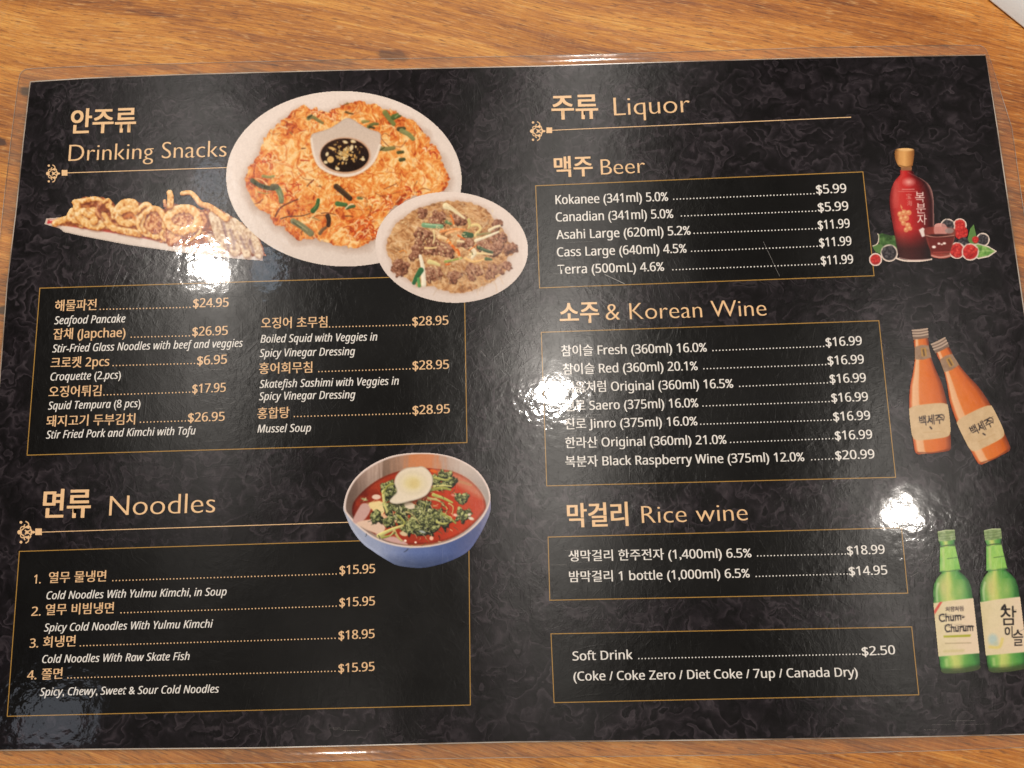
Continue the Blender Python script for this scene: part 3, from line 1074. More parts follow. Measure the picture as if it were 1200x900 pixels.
# spring onion and other greens
pc.view(260, 200, 6)
for pts, w, w1, col in (
        ([(215, 70), (260, 100), (330, 122), (395, 122)], 34, 30, (72, 78, 48)), ([(230, 88), (300, 112), (350, 120)], 10, 8, (44, 46, 32)),
        ([(395, 130), (415, 175), (418, 215)], 42, 34, (112, 126, 84)), ([(405, 150), (425, 200)], 10, 6, (146, 156, 116)),
        ([(290, 38), (330, 45), (365, 38)], 22, 14, (140, 140, 80)), ([(255, 150), (310, 160), (350, 150)], 10, 5, (176, 150, 80)),
        ([(640, 282), (668, 250), (678, 205)], 36, 22, (46, 92, 48)), ([(648, 272), (674, 236)], 8, 6, (96, 132, 80)),
        ([(500, 355), (560, 390), (625, 440)], 40, 46, (118, 120, 84)), ([(530, 372), (600, 420)], 9, 8, (158, 156, 116)), ([(498, 360), (560, 402)], 8, 6, (70, 72, 46)),
        ([(805, 112), (850, 150), (900, 195)], 40, 36, (52, 36, 24)), ([(812, 104), (905, 180)], 6, 6, (104, 82, 56)),
        ([(812, 232), (850, 238), (872, 240)], 34, 26, (58, 104, 56)), ([(880, 262), (905, 255), (930, 250)], 24, 20, (60, 96, 58)), ([(868, 268), (898, 240), (925, 236)], 9, 8, (236, 218, 180)),
        ([(745, 318), (752, 350), (748, 385)], 34, 28, (48, 32, 24)), ([(690, 440), (708, 415), (730, 400)], 26, 20, (112, 84, 56)),
        ([(375, 322), (410, 262), (470, 228), (535, 200)], 12, 8, (104, 52, 32)), ([(415, 338), (470, 322), (560, 318), (620, 300)], 9, 6, (92, 56, 40)),
        ([(700, 300), (745, 296), (800, 310)], 7, 5, (120, 56, 32)), ([(640, 330), (690, 350)], 8, 5, (150, 130, 84)),
        ([(870, 320), (890, 318), (915, 322)], 8, 4, (92, 70, 46)), ([(960, 192), (985, 196)], 22, 14, (104, 112, 70)),
        ([(600, 108), (622, 82), (645, 62)], 9, 4, (120, 70, 40)), ([(690, 105), (700, 115)], 8, 4, (120, 100, 52)), ([(1030, 270), (1062, 285)], 8, 5, (178, 120, 60)),
        ([(470, 300), (474, 284)], 10, 6, (130, 62, 36)), ([(1110, 180), (1150, 170)], 7, 4, (150, 84, 44))):
    pc.stroke(pts, w, col, w1=w1, alpha=.92, shade=.18)
pc.view(320, 120, 7.5)
for pts, w, w1, col in (
        ([(310, 140), (350, 130), (400, 160), (435, 180)], 34, 24, (122, 116, 66)), ([(312, 130), (340, 112)], 26, 16, (74, 66, 40)),
        ([(440, 92), (470, 70), (500, 88)], 14, 8, (130, 50, 30)), ([(520, 60), (560, 46), (600, 40)], 10, 6, (176, 84, 50)),
        ([(640, 85), (670, 95), (700, 100)], 20, 12, (92, 74, 40)), ([(600, 10), (660, 2)], 30, 20, (140, 140, 80)),
        ([(985, 90), (1020, 140), (1060, 190)], 48, 38, (112, 124, 66)), ([(1060, 130), (1110, 110)], 50, 42, (70, 98, 48)), ([(1075, 130), (1100, 110)], 14, 10, (128, 150, 96)),
        ([(790, 170), (840, 165)], 30, 20, (140, 134, 76)), ([(840, 215), (880, 190), (920, 190)], 34, 20, (96, 104, 58)), ([(850, 215), (890, 225)], 22, 16, (60, 56, 36)),
        ([(1105, 235), (1150, 230)], 40, 34, (62, 60, 38)), ([(1130, 250), (1190, 280), (1230, 320)], 44, 36, (128, 134, 82)),
        ([(930, 400), (990, 410), (1060, 400)], 42, 34, (120, 116, 70)), ([(940, 420), (980, 395)], 14, 8, (78, 70, 40)),
        ([(1100, 440), (1140, 436)], 30, 26, (66, 72, 40)), ([(1120, 505), (1150, 500)], 34, 30, (58, 66, 38)),
        ([(150, 262), (168, 280)], 14, 8, (150, 110, 58)), ([(255, 405), (285, 402)], 14, 8, (120, 66, 34)), ([(245, 508), (320, 512)], 14, 6, (190, 66, 34)),
        ([(330, 705), (360, 680)], 14, 6, (130, 58, 30)), ([(0, 745), (30, 740)], 60, 46, (88, 84, 58)), ([(410, 735), (400, 740)], 10, 6, (150, 112, 60)),
        ([(220, 230), (250, 250), (290, 240)], 14, 6, (190, 74, 36)), ([(820, 615), (880, 632)], 12, 5, (200, 92, 40))):
    pc.stroke(pts, w, col, w1=w1, alpha=.9, shade=.18)
pc.clip = None
# dipping sauce bowl
pc.use('sauce_bowl')
BOWL = [(338, 285), (395, 260), (480, 235), (560, 190), (615, 152), (660, 137), (705, 152), (770, 195), (850, 235), (930, 262), (948, 300), (940, 380), (905, 480), (860, 550), (790, 605), (720, 636), (640, 650), (560, 640), (480, 612), (410, 570), (375, 510), (348, 430), (336, 350)]
pc.use(None)
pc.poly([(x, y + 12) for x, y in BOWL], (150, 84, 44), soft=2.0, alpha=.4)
pc.use('sauce_bowl')


def bowl_col(X, Y, d):
    t = np.clip((Y - 138) / 70, 0, 1)
    c = cmap(t, [(0, (206, 186, 170)), (0.35, (212, 190, 172)), (0.75, (222, 200, 184)), (1, (226, 206, 190))])
    c = c * (1 - 0.10 * np.clip((1.8 - d) / 1.8, 0, 1) * (Y < 165))[..., None]
    return c


pc.poly(BOWL, bowl_col, soft=.5)
pc.stroke([(336, 320), (352, 430), (380, 515), (420, 570), (490, 612), (570, 638), (640, 646), (720, 632), (790, 600), (860, 545), (905, 475), (940, 375)], 22, (238, 222, 206), alpha=.85)
pc.stroke([(405, 470), (430, 545), (490, 596), (580, 618), (650, 622), (740, 606), (810, 560), (850, 470)], 8, (196, 160, 130), alpha=.5)
pc.ell(634, 466, 222, 158, (196, 140, 100), soft=1.2, alpha=.8)
pc.use('sauce')
pc.ell(630, 464, 212, 147, lambda u, v, rr: cmap(0.5 + v * .4 + u * .1, [(0, (52, 26, 12)), (.6, (34, 18, 10)), (1, (28, 14, 8))]), rot=0.02)
pc.use('sesame_seeds')
r = R_(8)
for i in range(125):
    a = r.uniform(0, 6.28); q = abs(r.normal(0, .48))
    x, y = 635 + 175 * q * math.cos(a), 455 + 120 * q * math.sin(a)
    if (x - 630) ** 2 / 200 ** 2 + (y - 464) ** 2 / 136 ** 2 > 0.95:
        continue
    c = [(236, 208, 150), (214, 178, 112), (190, 150, 90), (160, 120, 64), (226, 170, 90)][r.randint(5)]
    pc.ell(x, y, r.uniform(7, 15), r.uniform(5, 10), c, rot=r.uniform(0, 3.14), soft=.4, alpha=.9)
for x, y, rx, ry in ((635, 348, 24, 12), (705, 342, 24, 13), (505, 502, 30, 30), (462, 526, 18, 14), (565, 582, 20, 14), (520, 405, 36, 12), (690, 398, 16, 26), (790, 500, 18, 14), (475, 455, 14, 20)):
    pc.ell(x, y, rx, ry, (222, 178, 110) if rx > 28 else (226, 204, 160), rot=.3)
pc.grain(9)
pc.soften(1)
pc.build('pancake_picture', Z_PIC, 1.0, 'printed picture of a seafood pancake with a sauce bowl on a white plate')

# --- japchae
pj = Pic(438, 222, 622, 358, 0.5)
pj.view(430, 220, 6)
pj.use('plate')
pj.ell(596, 419, 537, 389, plate_shade((232, 214, 202), (242, 228, 218)), rot=0.075)
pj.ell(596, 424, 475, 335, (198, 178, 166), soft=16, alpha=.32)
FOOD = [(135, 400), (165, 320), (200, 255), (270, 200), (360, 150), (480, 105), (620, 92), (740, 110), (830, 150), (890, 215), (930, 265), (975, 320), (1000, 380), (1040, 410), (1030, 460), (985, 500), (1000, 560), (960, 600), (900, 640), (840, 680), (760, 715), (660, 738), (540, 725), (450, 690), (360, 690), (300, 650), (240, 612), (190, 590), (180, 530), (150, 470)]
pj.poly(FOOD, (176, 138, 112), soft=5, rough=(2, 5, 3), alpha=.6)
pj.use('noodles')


def jap(X, Y, d):
    wx = fbm(X / 12, Y / 12, 51) - .5
    t = .5 + (fbm((X + wx * 24) / 4.0, (Y + wx * 20) / 2.4, 53) - .5) * 1.3 + (fbm(X / 15, Y / 15, 55) - .5) * .8
    return cmap(t, [(0, (124, 76, 42)), (.35, (182, 126, 78)), (.6, (208, 156, 104)), (1, (230, 190, 142))])


s_, a_, d_ = pj.poly(FOOD, jap, rough=(2.2, 4, 57))
cl = np.zeros(pj.X.shape); cl[s_] = a_
pj.clip = cl
r = R_(12)
for i in range(520):
    x, y = r.uniform(140, 1010), r.uniform(100, 730)
    th = r.normal(0.2 + (0.9 if y > 480 else 0), .8); L = r.uniform(30, 110)
    k = r.normal(0, .3)
    pts = [(x - L / 2 * math.cos(th), y - L / 2 * math.sin(th)), (x - k * L * math.sin(th), y + k * L * math.cos(th)), (x + L / 2 * math.cos(th), y + L / 2 * math.sin(th))]
    c = [(224, 186, 140), (200, 150, 104), (160, 112, 72), (236, 206, 166), (190, 160, 120)][r.randint(5)]
    pj.stroke(pts, r.uniform(5, 10), c, w1=4, alpha=r.uniform(.25, .6), shade=.12, soft=.6)
pj.clip = None
pj.use('beef')
BEEF = [(0, (70, 38, 26)), (.3, (116, 70, 48)), (.6, (154, 102, 76)), (1, (196, 148, 118))]
for (cx, cy, rad, n_) in ((400, 350, 75, 22), (350, 440, 40, 8), (480, 420, 60, 14), (560, 440, 50, 12), (500, 215, 60, 12), (390, 180, 40, 6), (640, 225, 42, 9), (700, 385, 50, 10), (820, 400, 48, 10), (930, 350, 45, 10), (900, 430, 55, 12), (1000, 425, 38, 9), (235, 570, 48, 12), (215, 530, 26, 4), (470, 610, 62, 16), (900, 590, 48, 10), (760, 590, 60, 8), (960, 550, 32, 6), (910, 255, 14, 3), (610, 640, 40, 4), (330, 490, 28, 4)):
    for i in range(n_):
        a = r.uniform(0, 6.28); q = rad * math.sqrt(r.rand()) * .85
        pj.lump(cx + q * math.cos(a), cy + q * .8 * math.sin(a), r.uniform(16, 30), BEEF, ar=r.uniform(1, 1.7), rot=r.uniform(0, 3.1), seed=r.randint(1000), tex=.85, fs=1.9, wob=.4, rim=.18)
pj.use('noodles')
for i in range(60):
    x, y = r.uniform(420, 940), r.uniform(510, 700)
    L = r.uniform(50, 130); th = r.normal(1.3, .5)
    pj.stroke([(x - L / 2 * math.cos(th), y - L / 2 * math.sin(th)), (x + 14, y), (x + L / 2 * math.cos(th), y + L / 2 * math.sin(th))], r.uniform(7, 12), [(226, 192, 150), (206, 164, 120), (180, 146, 110)][r.randint(3)], w1=5, alpha=.4, soft=.7)
for i in range(260):
    x, y = r.uniform(150, 1000), r.uniform(110, 720)
    if (x - 590) ** 2 / 400 ** 2 + (y - 415) ** 2 / 290 ** 2 > 1 or (300 < x < 720 and 290 < y < 500):
        continue
    th = r.uniform(0, 3.14); L = r.uniform(20, 60)
    pj.stroke([(x, y), (x + L * .5 * math.cos(th) + 8, y + L * .5 * math.sin(th) - 6), (x + L * math.cos(th), y + L * math.sin(th))], 3.2, (246, 226, 192), w1=1.5, alpha=r.uniform(.25, .6), soft=.5)
pj.use('vegetables')
for pts, w, w1, c in (
        ([(555, 128), (600, 150), (685, 215)], 46, 12, (240, 222, 178)), ([(580, 125), (640, 170)], 10, 6, (222, 196, 150)),
        ([(590, 195), (605, 230), (612, 262)], 12, 10, (232, 124, 52)), ([(400, 262), (450, 268), (525, 272)], 34, 30, (120, 164, 122)), ([(410, 258), (520, 266)], 8, 6, (170, 202, 164)),
        ([(560, 240), (590, 255)], 26, 16, (96, 128, 84)),
        ([(520, 310), (580, 295), (640, 290), (690, 295)], 18, 10, (234, 150, 88)), ([(560, 325), (600, 310), (650, 300)], 20, 14, (242, 178, 120)),
        ([(510, 350), (560, 365), (610, 420), (650, 480)], 24, 16, (232, 132, 58)), ([(510, 345), (555, 358)], 28, 22, (240, 206, 156)), ([(640, 335), (690, 362)], 14, 8, (226, 110, 44)),
        ([(600, 410), (640, 440), (655, 475)], 14, 8, (222, 106, 40)), ([(640, 375), (680, 380)], 22, 14, (242, 216, 170)),
        ([(690, 330), (735, 335)], 44, 34, (54, 88, 58)), ([(715, 225), (722, 265), (712, 285)], 22, 12, (206, 190, 118)),
        ([(740, 265), (780, 262), (800, 290), (770, 320), (760, 340)], 22, 16, (232, 206, 140)), ([(780, 330), (840, 322), (870, 318)], 18, 10, (150, 138, 90)),
        ([(765, 372), (840, 345), (925, 310)], 24, 14, (244, 230, 198)), ([(860, 300), (900, 278), (935, 268)], 22, 16, (240, 222, 184)),
        ([(785, 420), (830, 440), (880, 455)], 26, 18, (66, 88, 62)), ([(800, 425), (860, 445)], 6, 4, (116, 136, 100)),
        ([(690, 495), (740, 520), (800, 512), (850, 490)], 18, 10, (238, 190, 122)), ([(725, 470), (800, 462), (880, 470)], 20, 10, (240, 214, 160)), ([(740, 430), (760, 455), (740, 490)], 30, 20, (240, 224, 190)), ([(738, 455), (744, 470)], 8, 6, (96, 92, 60)),
        ([(550, 520), (610, 508), (665, 495)], 16, 10, (150, 166, 84)), ([(840, 500), (875, 505)], 26, 14, (84, 104, 70)),
        ([(375, 480), (392, 560), (400, 680)], 22, 36, (242, 232, 208)), ([(380, 580), (350, 630), (330, 670)], 40, 26, (40, 98, 58)), ([(368, 690), (362, 640)], 24, 20, (92, 150, 84)),
        ([(410, 425), (450, 425), (490, 420)], 18, 8, (240, 204, 140)), ([(440, 520), (480, 530), (510, 545)], 34, 16, (222, 206, 140)), ([(470, 300), (475, 350), (465, 390)], 14, 10, (230, 206, 150)),
        ([(230, 450), (260, 440), (280, 460)], 8, 5, (226, 140, 60)), ([(560, 540), (585, 538)], 14, 8, (226, 110, 44)), ([(720, 440), (770, 400)], 10, 6, (232, 130, 60))):
    pj.stroke(pts, w, c, w1=w1, alpha=.95, shade=.14)
for i in range(150):
    x, y = 560 + r.normal(0, 150), 380 + r.normal(0, 100)
    pj.ell(x, y, r.uniform(4, 8), r.uniform(3, 5), (240, 214, 160), rot=r.uniform(0, 3), alpha=.8)
pj.grain(7)
pj.soften(1)
pj.build('glass_noodle_picture', Z_PIC2, 1.0, 'printed picture of glass noodles with beef on a smaller white plate')

# --- fried squid
ps = Pic(50, 218, 316, 312, 0.5)
ps.view(40, 200, 1200 / 280)
ps.use('tray')
ps.poly([(52, 268), (62, 240), (120, 236), (300, 250), (500, 300), (800, 330), (1000, 300), (1150, 400), (1148, 452), (1060, 446), (900, 432), (760, 414), (480, 374), (250, 330), (150, 308), (128, 290)], lambda X, Y, d: cmap((X - 50) / 260, [(0, (226, 206, 190)), (1, (226, 212, 202))]) * (1 - .10 * np.clip(2.0 - d, 0, 1))[..., None], smooth=False)
ps.poly([(66, 262), (70, 246), (130, 242), (300, 262), (520, 312), (900, 372), (1130, 420), (900, 392), (640, 356), (420, 316), (230, 288), (130, 272)], (184, 66, 52), smooth=False, soft=.8)
ps.stroke([(70, 262), (90, 255), (120, 262)], 10, (206, 60, 66)); ps.stroke([(80, 250), (110, 246)], 6, (236, 200, 190))
ps.use('squid')
GOLD_ = [(0, (134, 66, 28)), (.22, (190, 112, 50)), (.45, (226, 160, 86)), (.7, (242, 196, 130)), (1, (252, 226, 180))]
BRN = [(0, (120, 56, 36)), (.4, (178, 98, 60)), (.7, (222, 156, 100)), (1, (244, 200, 150))]
PALE = [(0, (150, 112, 88)), (.4, (198, 160, 126)), (.7, (226, 196, 160)), (1, (240, 218, 190))]
r = R_(21)
SIL = [(100, 262), (170, 225), (200, 190), (210, 150), (300, 128), (380, 150), (420, 180), (480, 155), (580, 170), (640, 195), (700, 165), (840, 195), (900, 175), (960, 215), (1040, 260), (1120, 330), (1150, 400), (1145, 430), (960, 410), (760, 380), (560, 335), (380, 300), (200, 280)]
ps.poly(SIL, lambda X, Y, d: cmap(.35 + (fbm(X / 3.5, Y / 3.5, 93) - .5) * 1.4 + np.clip((X - 240) / 60, 0, 1) * .12, [(0, (112, 50, 28)), (.4, (166, 88, 48)), (.7, (214, 148, 90)), (1, (240, 198, 140))]), rough=(2, 4, 95))


def tube(pts, w, ramp=GOLD_, w1=None, tex=.6, fs=2.6):
    dx = [(x + r.normal(0, 2), y + r.normal(0, 2)) for x, y in pts]
    ps.stroke([(x + 4, y + 7) for x, y in dx], w * 1.05, (112, 56, 34), w1=w1, alpha=.45, soft=1.4)
    ps.stroke(dx, w, None if False else (0, 0, 0), w1=w1, ramp=ramp, tex=tex, fs=fs, soft=.6)


def arc(cx, cy, rx, ry, a0, a1, w, ramp=GOLD_, m=9, w1=None):
    tube([(cx + rx * math.cos(a0 + (a1 - a0) * i / (m - 1)), cy + ry * math.sin(a0 + (a1 - a0) * i / (m - 1))) for i in range(m)], w, ramp, w1)


# strips on the far right, film glare painted into their pale colours
for pts, w in (([(1000, 262), (1060, 320), (1110, 400)], 52), ([(960, 240), (990, 320), (1010, 400)], 56), ([(1070, 310), (1110, 360), (1130, 420)], 44), ([(905, 225), (925, 300), (950, 380)], 54), ([(1020, 300), (1050, 370), (1070, 420)], 40), ([(880, 330), (905, 370), (940, 395)], 34)):
    tube(pts, w, PALE, tex=.8)
for pts in ([(985, 300), (1000, 350), (1005, 395)], [(1035, 330), (1060, 390)], [(950, 260), (965, 330), (975, 390)], [(1085, 350), (1100, 410)]):
    ps.stroke(pts, 12, (120, 84, 92), alpha=.55, soft=1.2)
# left heap
tube([(105, 262), (150, 246), (210, 240), (240, 268)], 34); tube([(190, 205), (180, 240), (230, 258)], 34)
tube([(205, 158), (250, 150), (310, 140), (345, 152)], 30, w1=22); tube([(215, 168), (222, 200), (262, 212), (300, 200)], 40)
tube([(225, 225), (262, 262), (320, 278), (345, 268)], 46); tube([(250, 200), (290, 225), (300, 255)], 40)
tube([(330, 168), (322, 205), (350, 245), (395, 282)], 26, BRN, w1=18); tube([(350, 160), (372, 150), (384, 158)], 20)
tube([(350, 225), (375, 262), (405, 292)], 34); ps.stroke([(318, 170), (330, 215), (352, 250)], 8, (126, 58, 52), alpha=.6, soft=1)
tube([(370, 178), (395, 195), (400, 230)], 30); tube([(410, 205), (450, 165), (500, 160), (510, 185)], 36)
tube([(420, 235), (450, 262), (500, 262), (520, 235)], 40); tube([(440, 205), (480, 190), (515, 205)], 36)
ps.stroke([(455, 232), (485, 222), (505, 238)], 16, (206, 118, 58), alpha=.8, soft=1.2)
tube([(525, 195), (560, 172), (582, 178), (575, 205)], 28); tube([(425, 298), (470, 305), (530, 318)], 36); tube([(545, 300), (585, 318), (620, 338)], 30)
# first ring, seen from the side
ps.lump(600, 268, 52, BRN, seed=4, tex=.9, fs=2.5, rim=.1)
arc(598, 262, 62, 68, 2.4, 6.6, 30); tube([(540, 225), (520, 270), (545, 315), (615, 345)], 24, w1=12)
ps.lump(660, 330, 34, BRN, seed=9, tex=.8); ps.lump(705, 345, 36, BRN, seed=19, tex=.8, ar=1.3); tube([(650, 300), (640, 330), (655, 350)], 16)
# big ring
ps.ell(748, 250, 84, 62, (150, 78, 44)); ps.lump(738, 254, 52, BRN, ar=1.2, seed=11, tex=1.1, fs=2.0)
arc(748, 246, 76, 56, 0.2, 6.6, 44, m=14)
tube([(676, 110), (684, 140), (680, 178)], 30, w1=34); tube([(652, 150), (655, 180)], 16, BRN)
tube([(850, 258), (826, 318), (760, 364)], 20, w1=12); tube([(845, 215), (858, 250), (850, 290)], 22, BRN)
# long tentacle
tube([(745, 112), (785, 115), (812, 140), (835, 168), (880, 180), (925, 212), (965, 240)], 22, GOLD_, w1=34)
ps.stroke([(800, 140), (830, 178), (880, 195)], 8, (150, 90, 70), alpha=.6, soft=1)
for i in range(120):
    x = r.uniform(130, 1100); y = 215 + (x - 130) * .14 + r.uniform(-40, 50)
    ps.ell(x, y, r.uniform(3, 9), r.uniform(2, 5), [(150, 70, 36), (250, 224, 172)][r.randint(2)] if x < 880 else (128, 92, 96), rot=r.uniform(0, 3), soft=.9, alpha=r.uniform(.2, .55))
ps.grain(8)
ps.soften(1)
ps.build('fried_squid_picture', Z_PIC - 2e-5, 1.0, 'printed picture of fried squid rings on a long white tray')

# --- noodle bowl
pb_ = Pic(401, 528, 578, 667, 0.45)
pb_.view(380, 510, 5)
pb_.use('bowl')
OUT = [(112, 424), (133, 336), (189, 247), (284, 173), (403, 123), (540, 106), (680, 114), (797, 147), (894, 210), (954, 294), (972, 368), (974, 440), (940, 530), (890, 620), (840, 682), (760, 728), (660, 762), (560, 778), (440, 766), (380, 740), (300, 690), (220, 630), (160, 550), (125, 470)]


def bowl_out(X, Y, d):
    t = (X - 402) / 175
    n_ = fbm(X / 9, Y / 14, 61) - .5
    c = cmap(t + n_ * .12, [(0, (176, 178, 190)), (.15, (160, 168, 192)), (.32, (132, 144, 180)), (.5, (96, 114, 164)), (.75, (74, 90, 140)), (.9, (92, 98, 138)), (1, (126, 124, 152))])
    c = c * (1 - .35 * np.clip((Y - 648) / 16, 0, 1))[..., None]
    return c * (1 + .10 * np.clip(1 - np.abs(d - 2.0), 0, 1))[..., None]


pb_.poly(OUT, bowl_out, soft=.5)
RIM = [(114, 425), (132, 335), (187, 245), (282, 170), (402, 120), (540, 103), (680, 111), (798, 145), (896, 208), (956, 292), (974, 368), (955, 440), (905, 515), (830, 580), (740, 625), (640, 650), (520, 660), (400, 645), (290, 605), (200, 540), (140, 475)]
pb_.poly(RIM, (226, 206, 196), soft=.5)
INN = [(127, 428), (142, 341), (195, 253), (287, 180), (404, 130), (540, 111), (677, 118), (792, 152), (888, 213), (946, 294), (965, 368), (945, 436), (896, 508), (824, 572), (737, 616), (640, 641), (520, 650), (402, 635), (296, 596), (209, 533), (151, 471)]


def bowl_in(X, Y, d):
    u = (X - 402) / 175
    n_ = fbm(X / 3.0, Y / 22, 63) - .5
    c = cmap(u + n_ * .10, [(0, (120, 96, 84)), (.1, (150, 122, 108)), (.22, (196, 168, 152)), (.28, (130, 104, 88)), (.38, (172, 132, 108)), (.48, (206, 130, 84)), (.60, (206, 132, 90)), (.68, (186, 158, 142)), (.80, (204, 186, 174)), (.95, (206, 190, 180)), (1, (196, 180, 170))])
    return c * (1 - .18 * np.clip((Y - 545) / 30, 0, 1))[..., None]


pb_.poly(INN, bowl_in, soft=.5)
pb_.use('broth')
BRO = [(168, 405), (215, 340), (300, 270), (400, 222), (520, 196), (640, 195), (760, 215), (850, 262), (915, 330), (945, 395), (940, 440), (888, 505), (818, 565), (735, 608), (640, 632), (560, 640), (480, 640), (400, 622), (310, 588), (225, 530), (170, 480)]


def broth(X, Y, d):
    n_ = fbm(X / 10, Y / 10, 65) - .5
    u = (X - 412) / 160
    c = cmap(u + n_ * .3, [(0, (112, 28, 14)), (.2, (164, 56, 30)), (.45, (160, 44, 20)), (.75, (192, 56, 24)), (1, (190, 70, 38))])
    return c * (1 - .20 * np.clip(1.5 - d / 2, 0, 1))[..., None]


pb_.poly(BRO, broth, soft=.6)
pb_.poly([(640, 200), (760, 218), (852, 264), (915, 330), (930, 372), (860, 340), (790, 300), (720, 250)], (206, 150, 122), soft=3, alpha=.6)
pb_.stroke([(700, 262), (780, 268), (860, 292)], 16, (190, 140, 96), alpha=.7)
pb_.use('toppings')
pb_.poly([(168, 500), (200, 430), (225, 400), (262, 405), (270, 440), (240, 490), (200, 520)], (202, 160, 150), soft=.8)
pb_.poly([(190, 515), (260, 495), (330, 510), (358, 545), (330, 580), (300, 575), (230, 545)], (226, 192, 168), soft=.8)
pb_.poly([(300, 575), (360, 590), (430, 600), (490, 640), (420, 632), (340, 608)], (206, 164, 156), soft=1)
pb_.poly([(262, 400), (310, 385), (350, 395), (356, 440), (330, 470), (280, 440)], (236, 210, 150), soft=.8, rough=(1, 2, 5))
pb_.poly([(310, 480), (350, 460), (400, 470), (430, 500), (390, 525), (330, 515)], (228, 178, 138), soft=.8)
pb_.ell(305, 362, 26, 15, (232, 200, 180)); pb_.ell(235, 376, 20, 7, (160, 160, 110), rot=.3)
DK = [(0, (22, 22, 16)), (.32, (46, 50, 34)), (.6, (96, 102, 60)), (1, (196, 196, 130))]
LT = [(0, (70, 76, 36)), (.4, (126, 130, 66)), (.7, (184, 180, 104)), (1, (226, 218, 158))]
r = R_(33)
for cx, cy, rx, ry, n_, rp in ((560, 480, 110, 80, 46, DK), (640, 500, 80, 50, 20, DK), (430, 440, 60, 40, 16, DK), (385, 330, 40, 55, 16, DK), (540, 550, 70, 30, 16, DK), (700, 260, 55, 30, 14, DK), (830, 475, 50, 25, 9, DK), (810, 370, 30, 18, 5, DK), (300, 470, 26, 20, 6, DK), (380, 515, 24, 16, 6, DK)):
    for i in range(n_):
        a = r.uniform(0, 6.28); q = math.sqrt(r.rand())
        pb_.lump(cx + rx * q * math.cos(a), cy + ry * q * math.sin(a), r.uniform(14, 26), rp, ar=r.uniform(1, 2.2), rot=r.uniform(0, 3), seed=r.randint(999), wob=.4, tex=.9, fs=1.5)
for (x0, y0, x1, y1, x2, y2, w) in ((345, 330, 350, 390, 368, 450, 20), (400, 285, 370, 300, 345, 340, 16), (620, 320, 690, 310, 740, 320, 24), (640, 350, 700, 370, 750, 395, 22), (610, 370, 660, 380, 700, 400, 16), (650, 250, 710, 262, 745, 250, 14), (690, 460, 740, 490, 770, 515, 20), (430, 470, 470, 510, 460, 530, 16), (320, 590, 390, 555, 460, 530, 26), (410, 560, 430, 595, 455, 620, 18), (340, 600, 380, 590, 410, 570, 16), (640, 300, 700, 295, 745, 300, 14), (660, 510, 700, 520, 730, 510, 14), (480, 450, 520, 470, 560, 520, 10), (690, 405, 720, 430, 710, 460, 8), (730, 400, 755, 420, 750, 460, 8), (600, 380, 590, 430, 580, 465, 6)):
    pb_.stroke([(x0, y0), (x1, y1), (x2, y2)], w, [(178, 176, 92), (206, 198, 124), (150, 150, 74), (190, 170, 110)][r.randint(4)], w1=w * .5, shade=.25)
for i in range(260):
    x, y = 560 + r.normal(0, 120), 440 + r.normal(0, 80)
    th = r.uniform(0, 3.1); L = r.uniform(10, 34)
    if y < 300 and x < 650 or x > 770:
        continue
    pb_.stroke([(x, y), (x + L * .5 * math.cos(th) + 4, y + L * .5 * math.sin(th)), (x + L * math.cos(th), y + L * math.sin(th))], r.uniform(3, 7), [(206, 204, 140), (140, 144, 80), (24, 24, 18), (72, 80, 48), (236, 226, 180)][r.randint(5)], w1=2, alpha=.75)
for x, y, rx, ry, c in ((500, 412, 32, 20, (226, 206, 180)), (628, 604, 12, 12, (240, 190, 160)), (465, 578, 24, 12, (216, 190, 150)), (475, 618, 8, 7, (246, 230, 210)), (535, 628, 7, 6, (246, 230, 210)), (768, 468, 13, 8, (236, 196, 170)), (850, 465, 9, 8, (240, 220, 200)), (860, 488, 18, 9, (226, 214, 190)), (575, 566, 20, 7, (170, 176, 170)), (640, 210, 22, 10, (220, 96, 30)), (755, 352, 14, 7, (216, 130, 110))):
    pb_.ell(x, y, rx, ry, c, rot=.3)
pb_.use('egg')
EGG = [(382, 385), (400, 360), (425, 330), (410, 275), (430, 225), (480, 192), (540, 186), (575, 183), (610, 205), (636, 250), (628, 305), (600, 350), (550, 375), (500, 388), (440, 402), (400, 400)]


def egg(X, Y, d):
    q = np.hypot((X - 483.5) / 20, (Y - 566) / 16)
    c = cmap(q, [(0, (220, 200, 144)), (.35, (224, 206, 154)), (.62, (228, 212, 178)), (.8, (224, 208, 178)), (1.1, (234, 218, 196)), (1.5, (228, 208, 184))])
    return c * (1 - .14 * np.clip(1.6 - d, 0, 1))[..., None]


pb_.use(None)
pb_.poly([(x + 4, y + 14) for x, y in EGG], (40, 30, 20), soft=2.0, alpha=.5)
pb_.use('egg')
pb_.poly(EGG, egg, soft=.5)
pb_.ell(528, 284, 24, 24, (210, 182, 112), soft=2.5, alpha=.35)
pb_.grain(6)
pb_.soften(1)
pb_.build('noodle_bowl_picture', Z_PIC, 1.0, 'printed picture of cold noodles in red broth in a blue steel bowl')

# --- black raspberry wine with berries
pr = Pic(1017, 170, 1172, 312, 0.4)
pr.view(950, 150, 4.736)
pr.use('berry_pile')
HALO = (226, 206, 192)


def berry(cx, cy, rad, ramp, seed, halo=True):
    if halo:
        pr.ell(cx, cy, rad + 8, rad + 8, HALO, soft=.6)
    pr.ell(cx, cy, rad, rad, ramp[1][1])
    rr_ = R_(seed)
    for i in range(26):
        a = rr_.uniform(0, 6.28); q = rad * .85 * math.sqrt(rr_.rand())
        pr.lump(cx + q * math.cos(a), cy + q * math.sin(a), rad * .27, ramp, seed=rr_.randint(999), wob=.1, tex=.25)


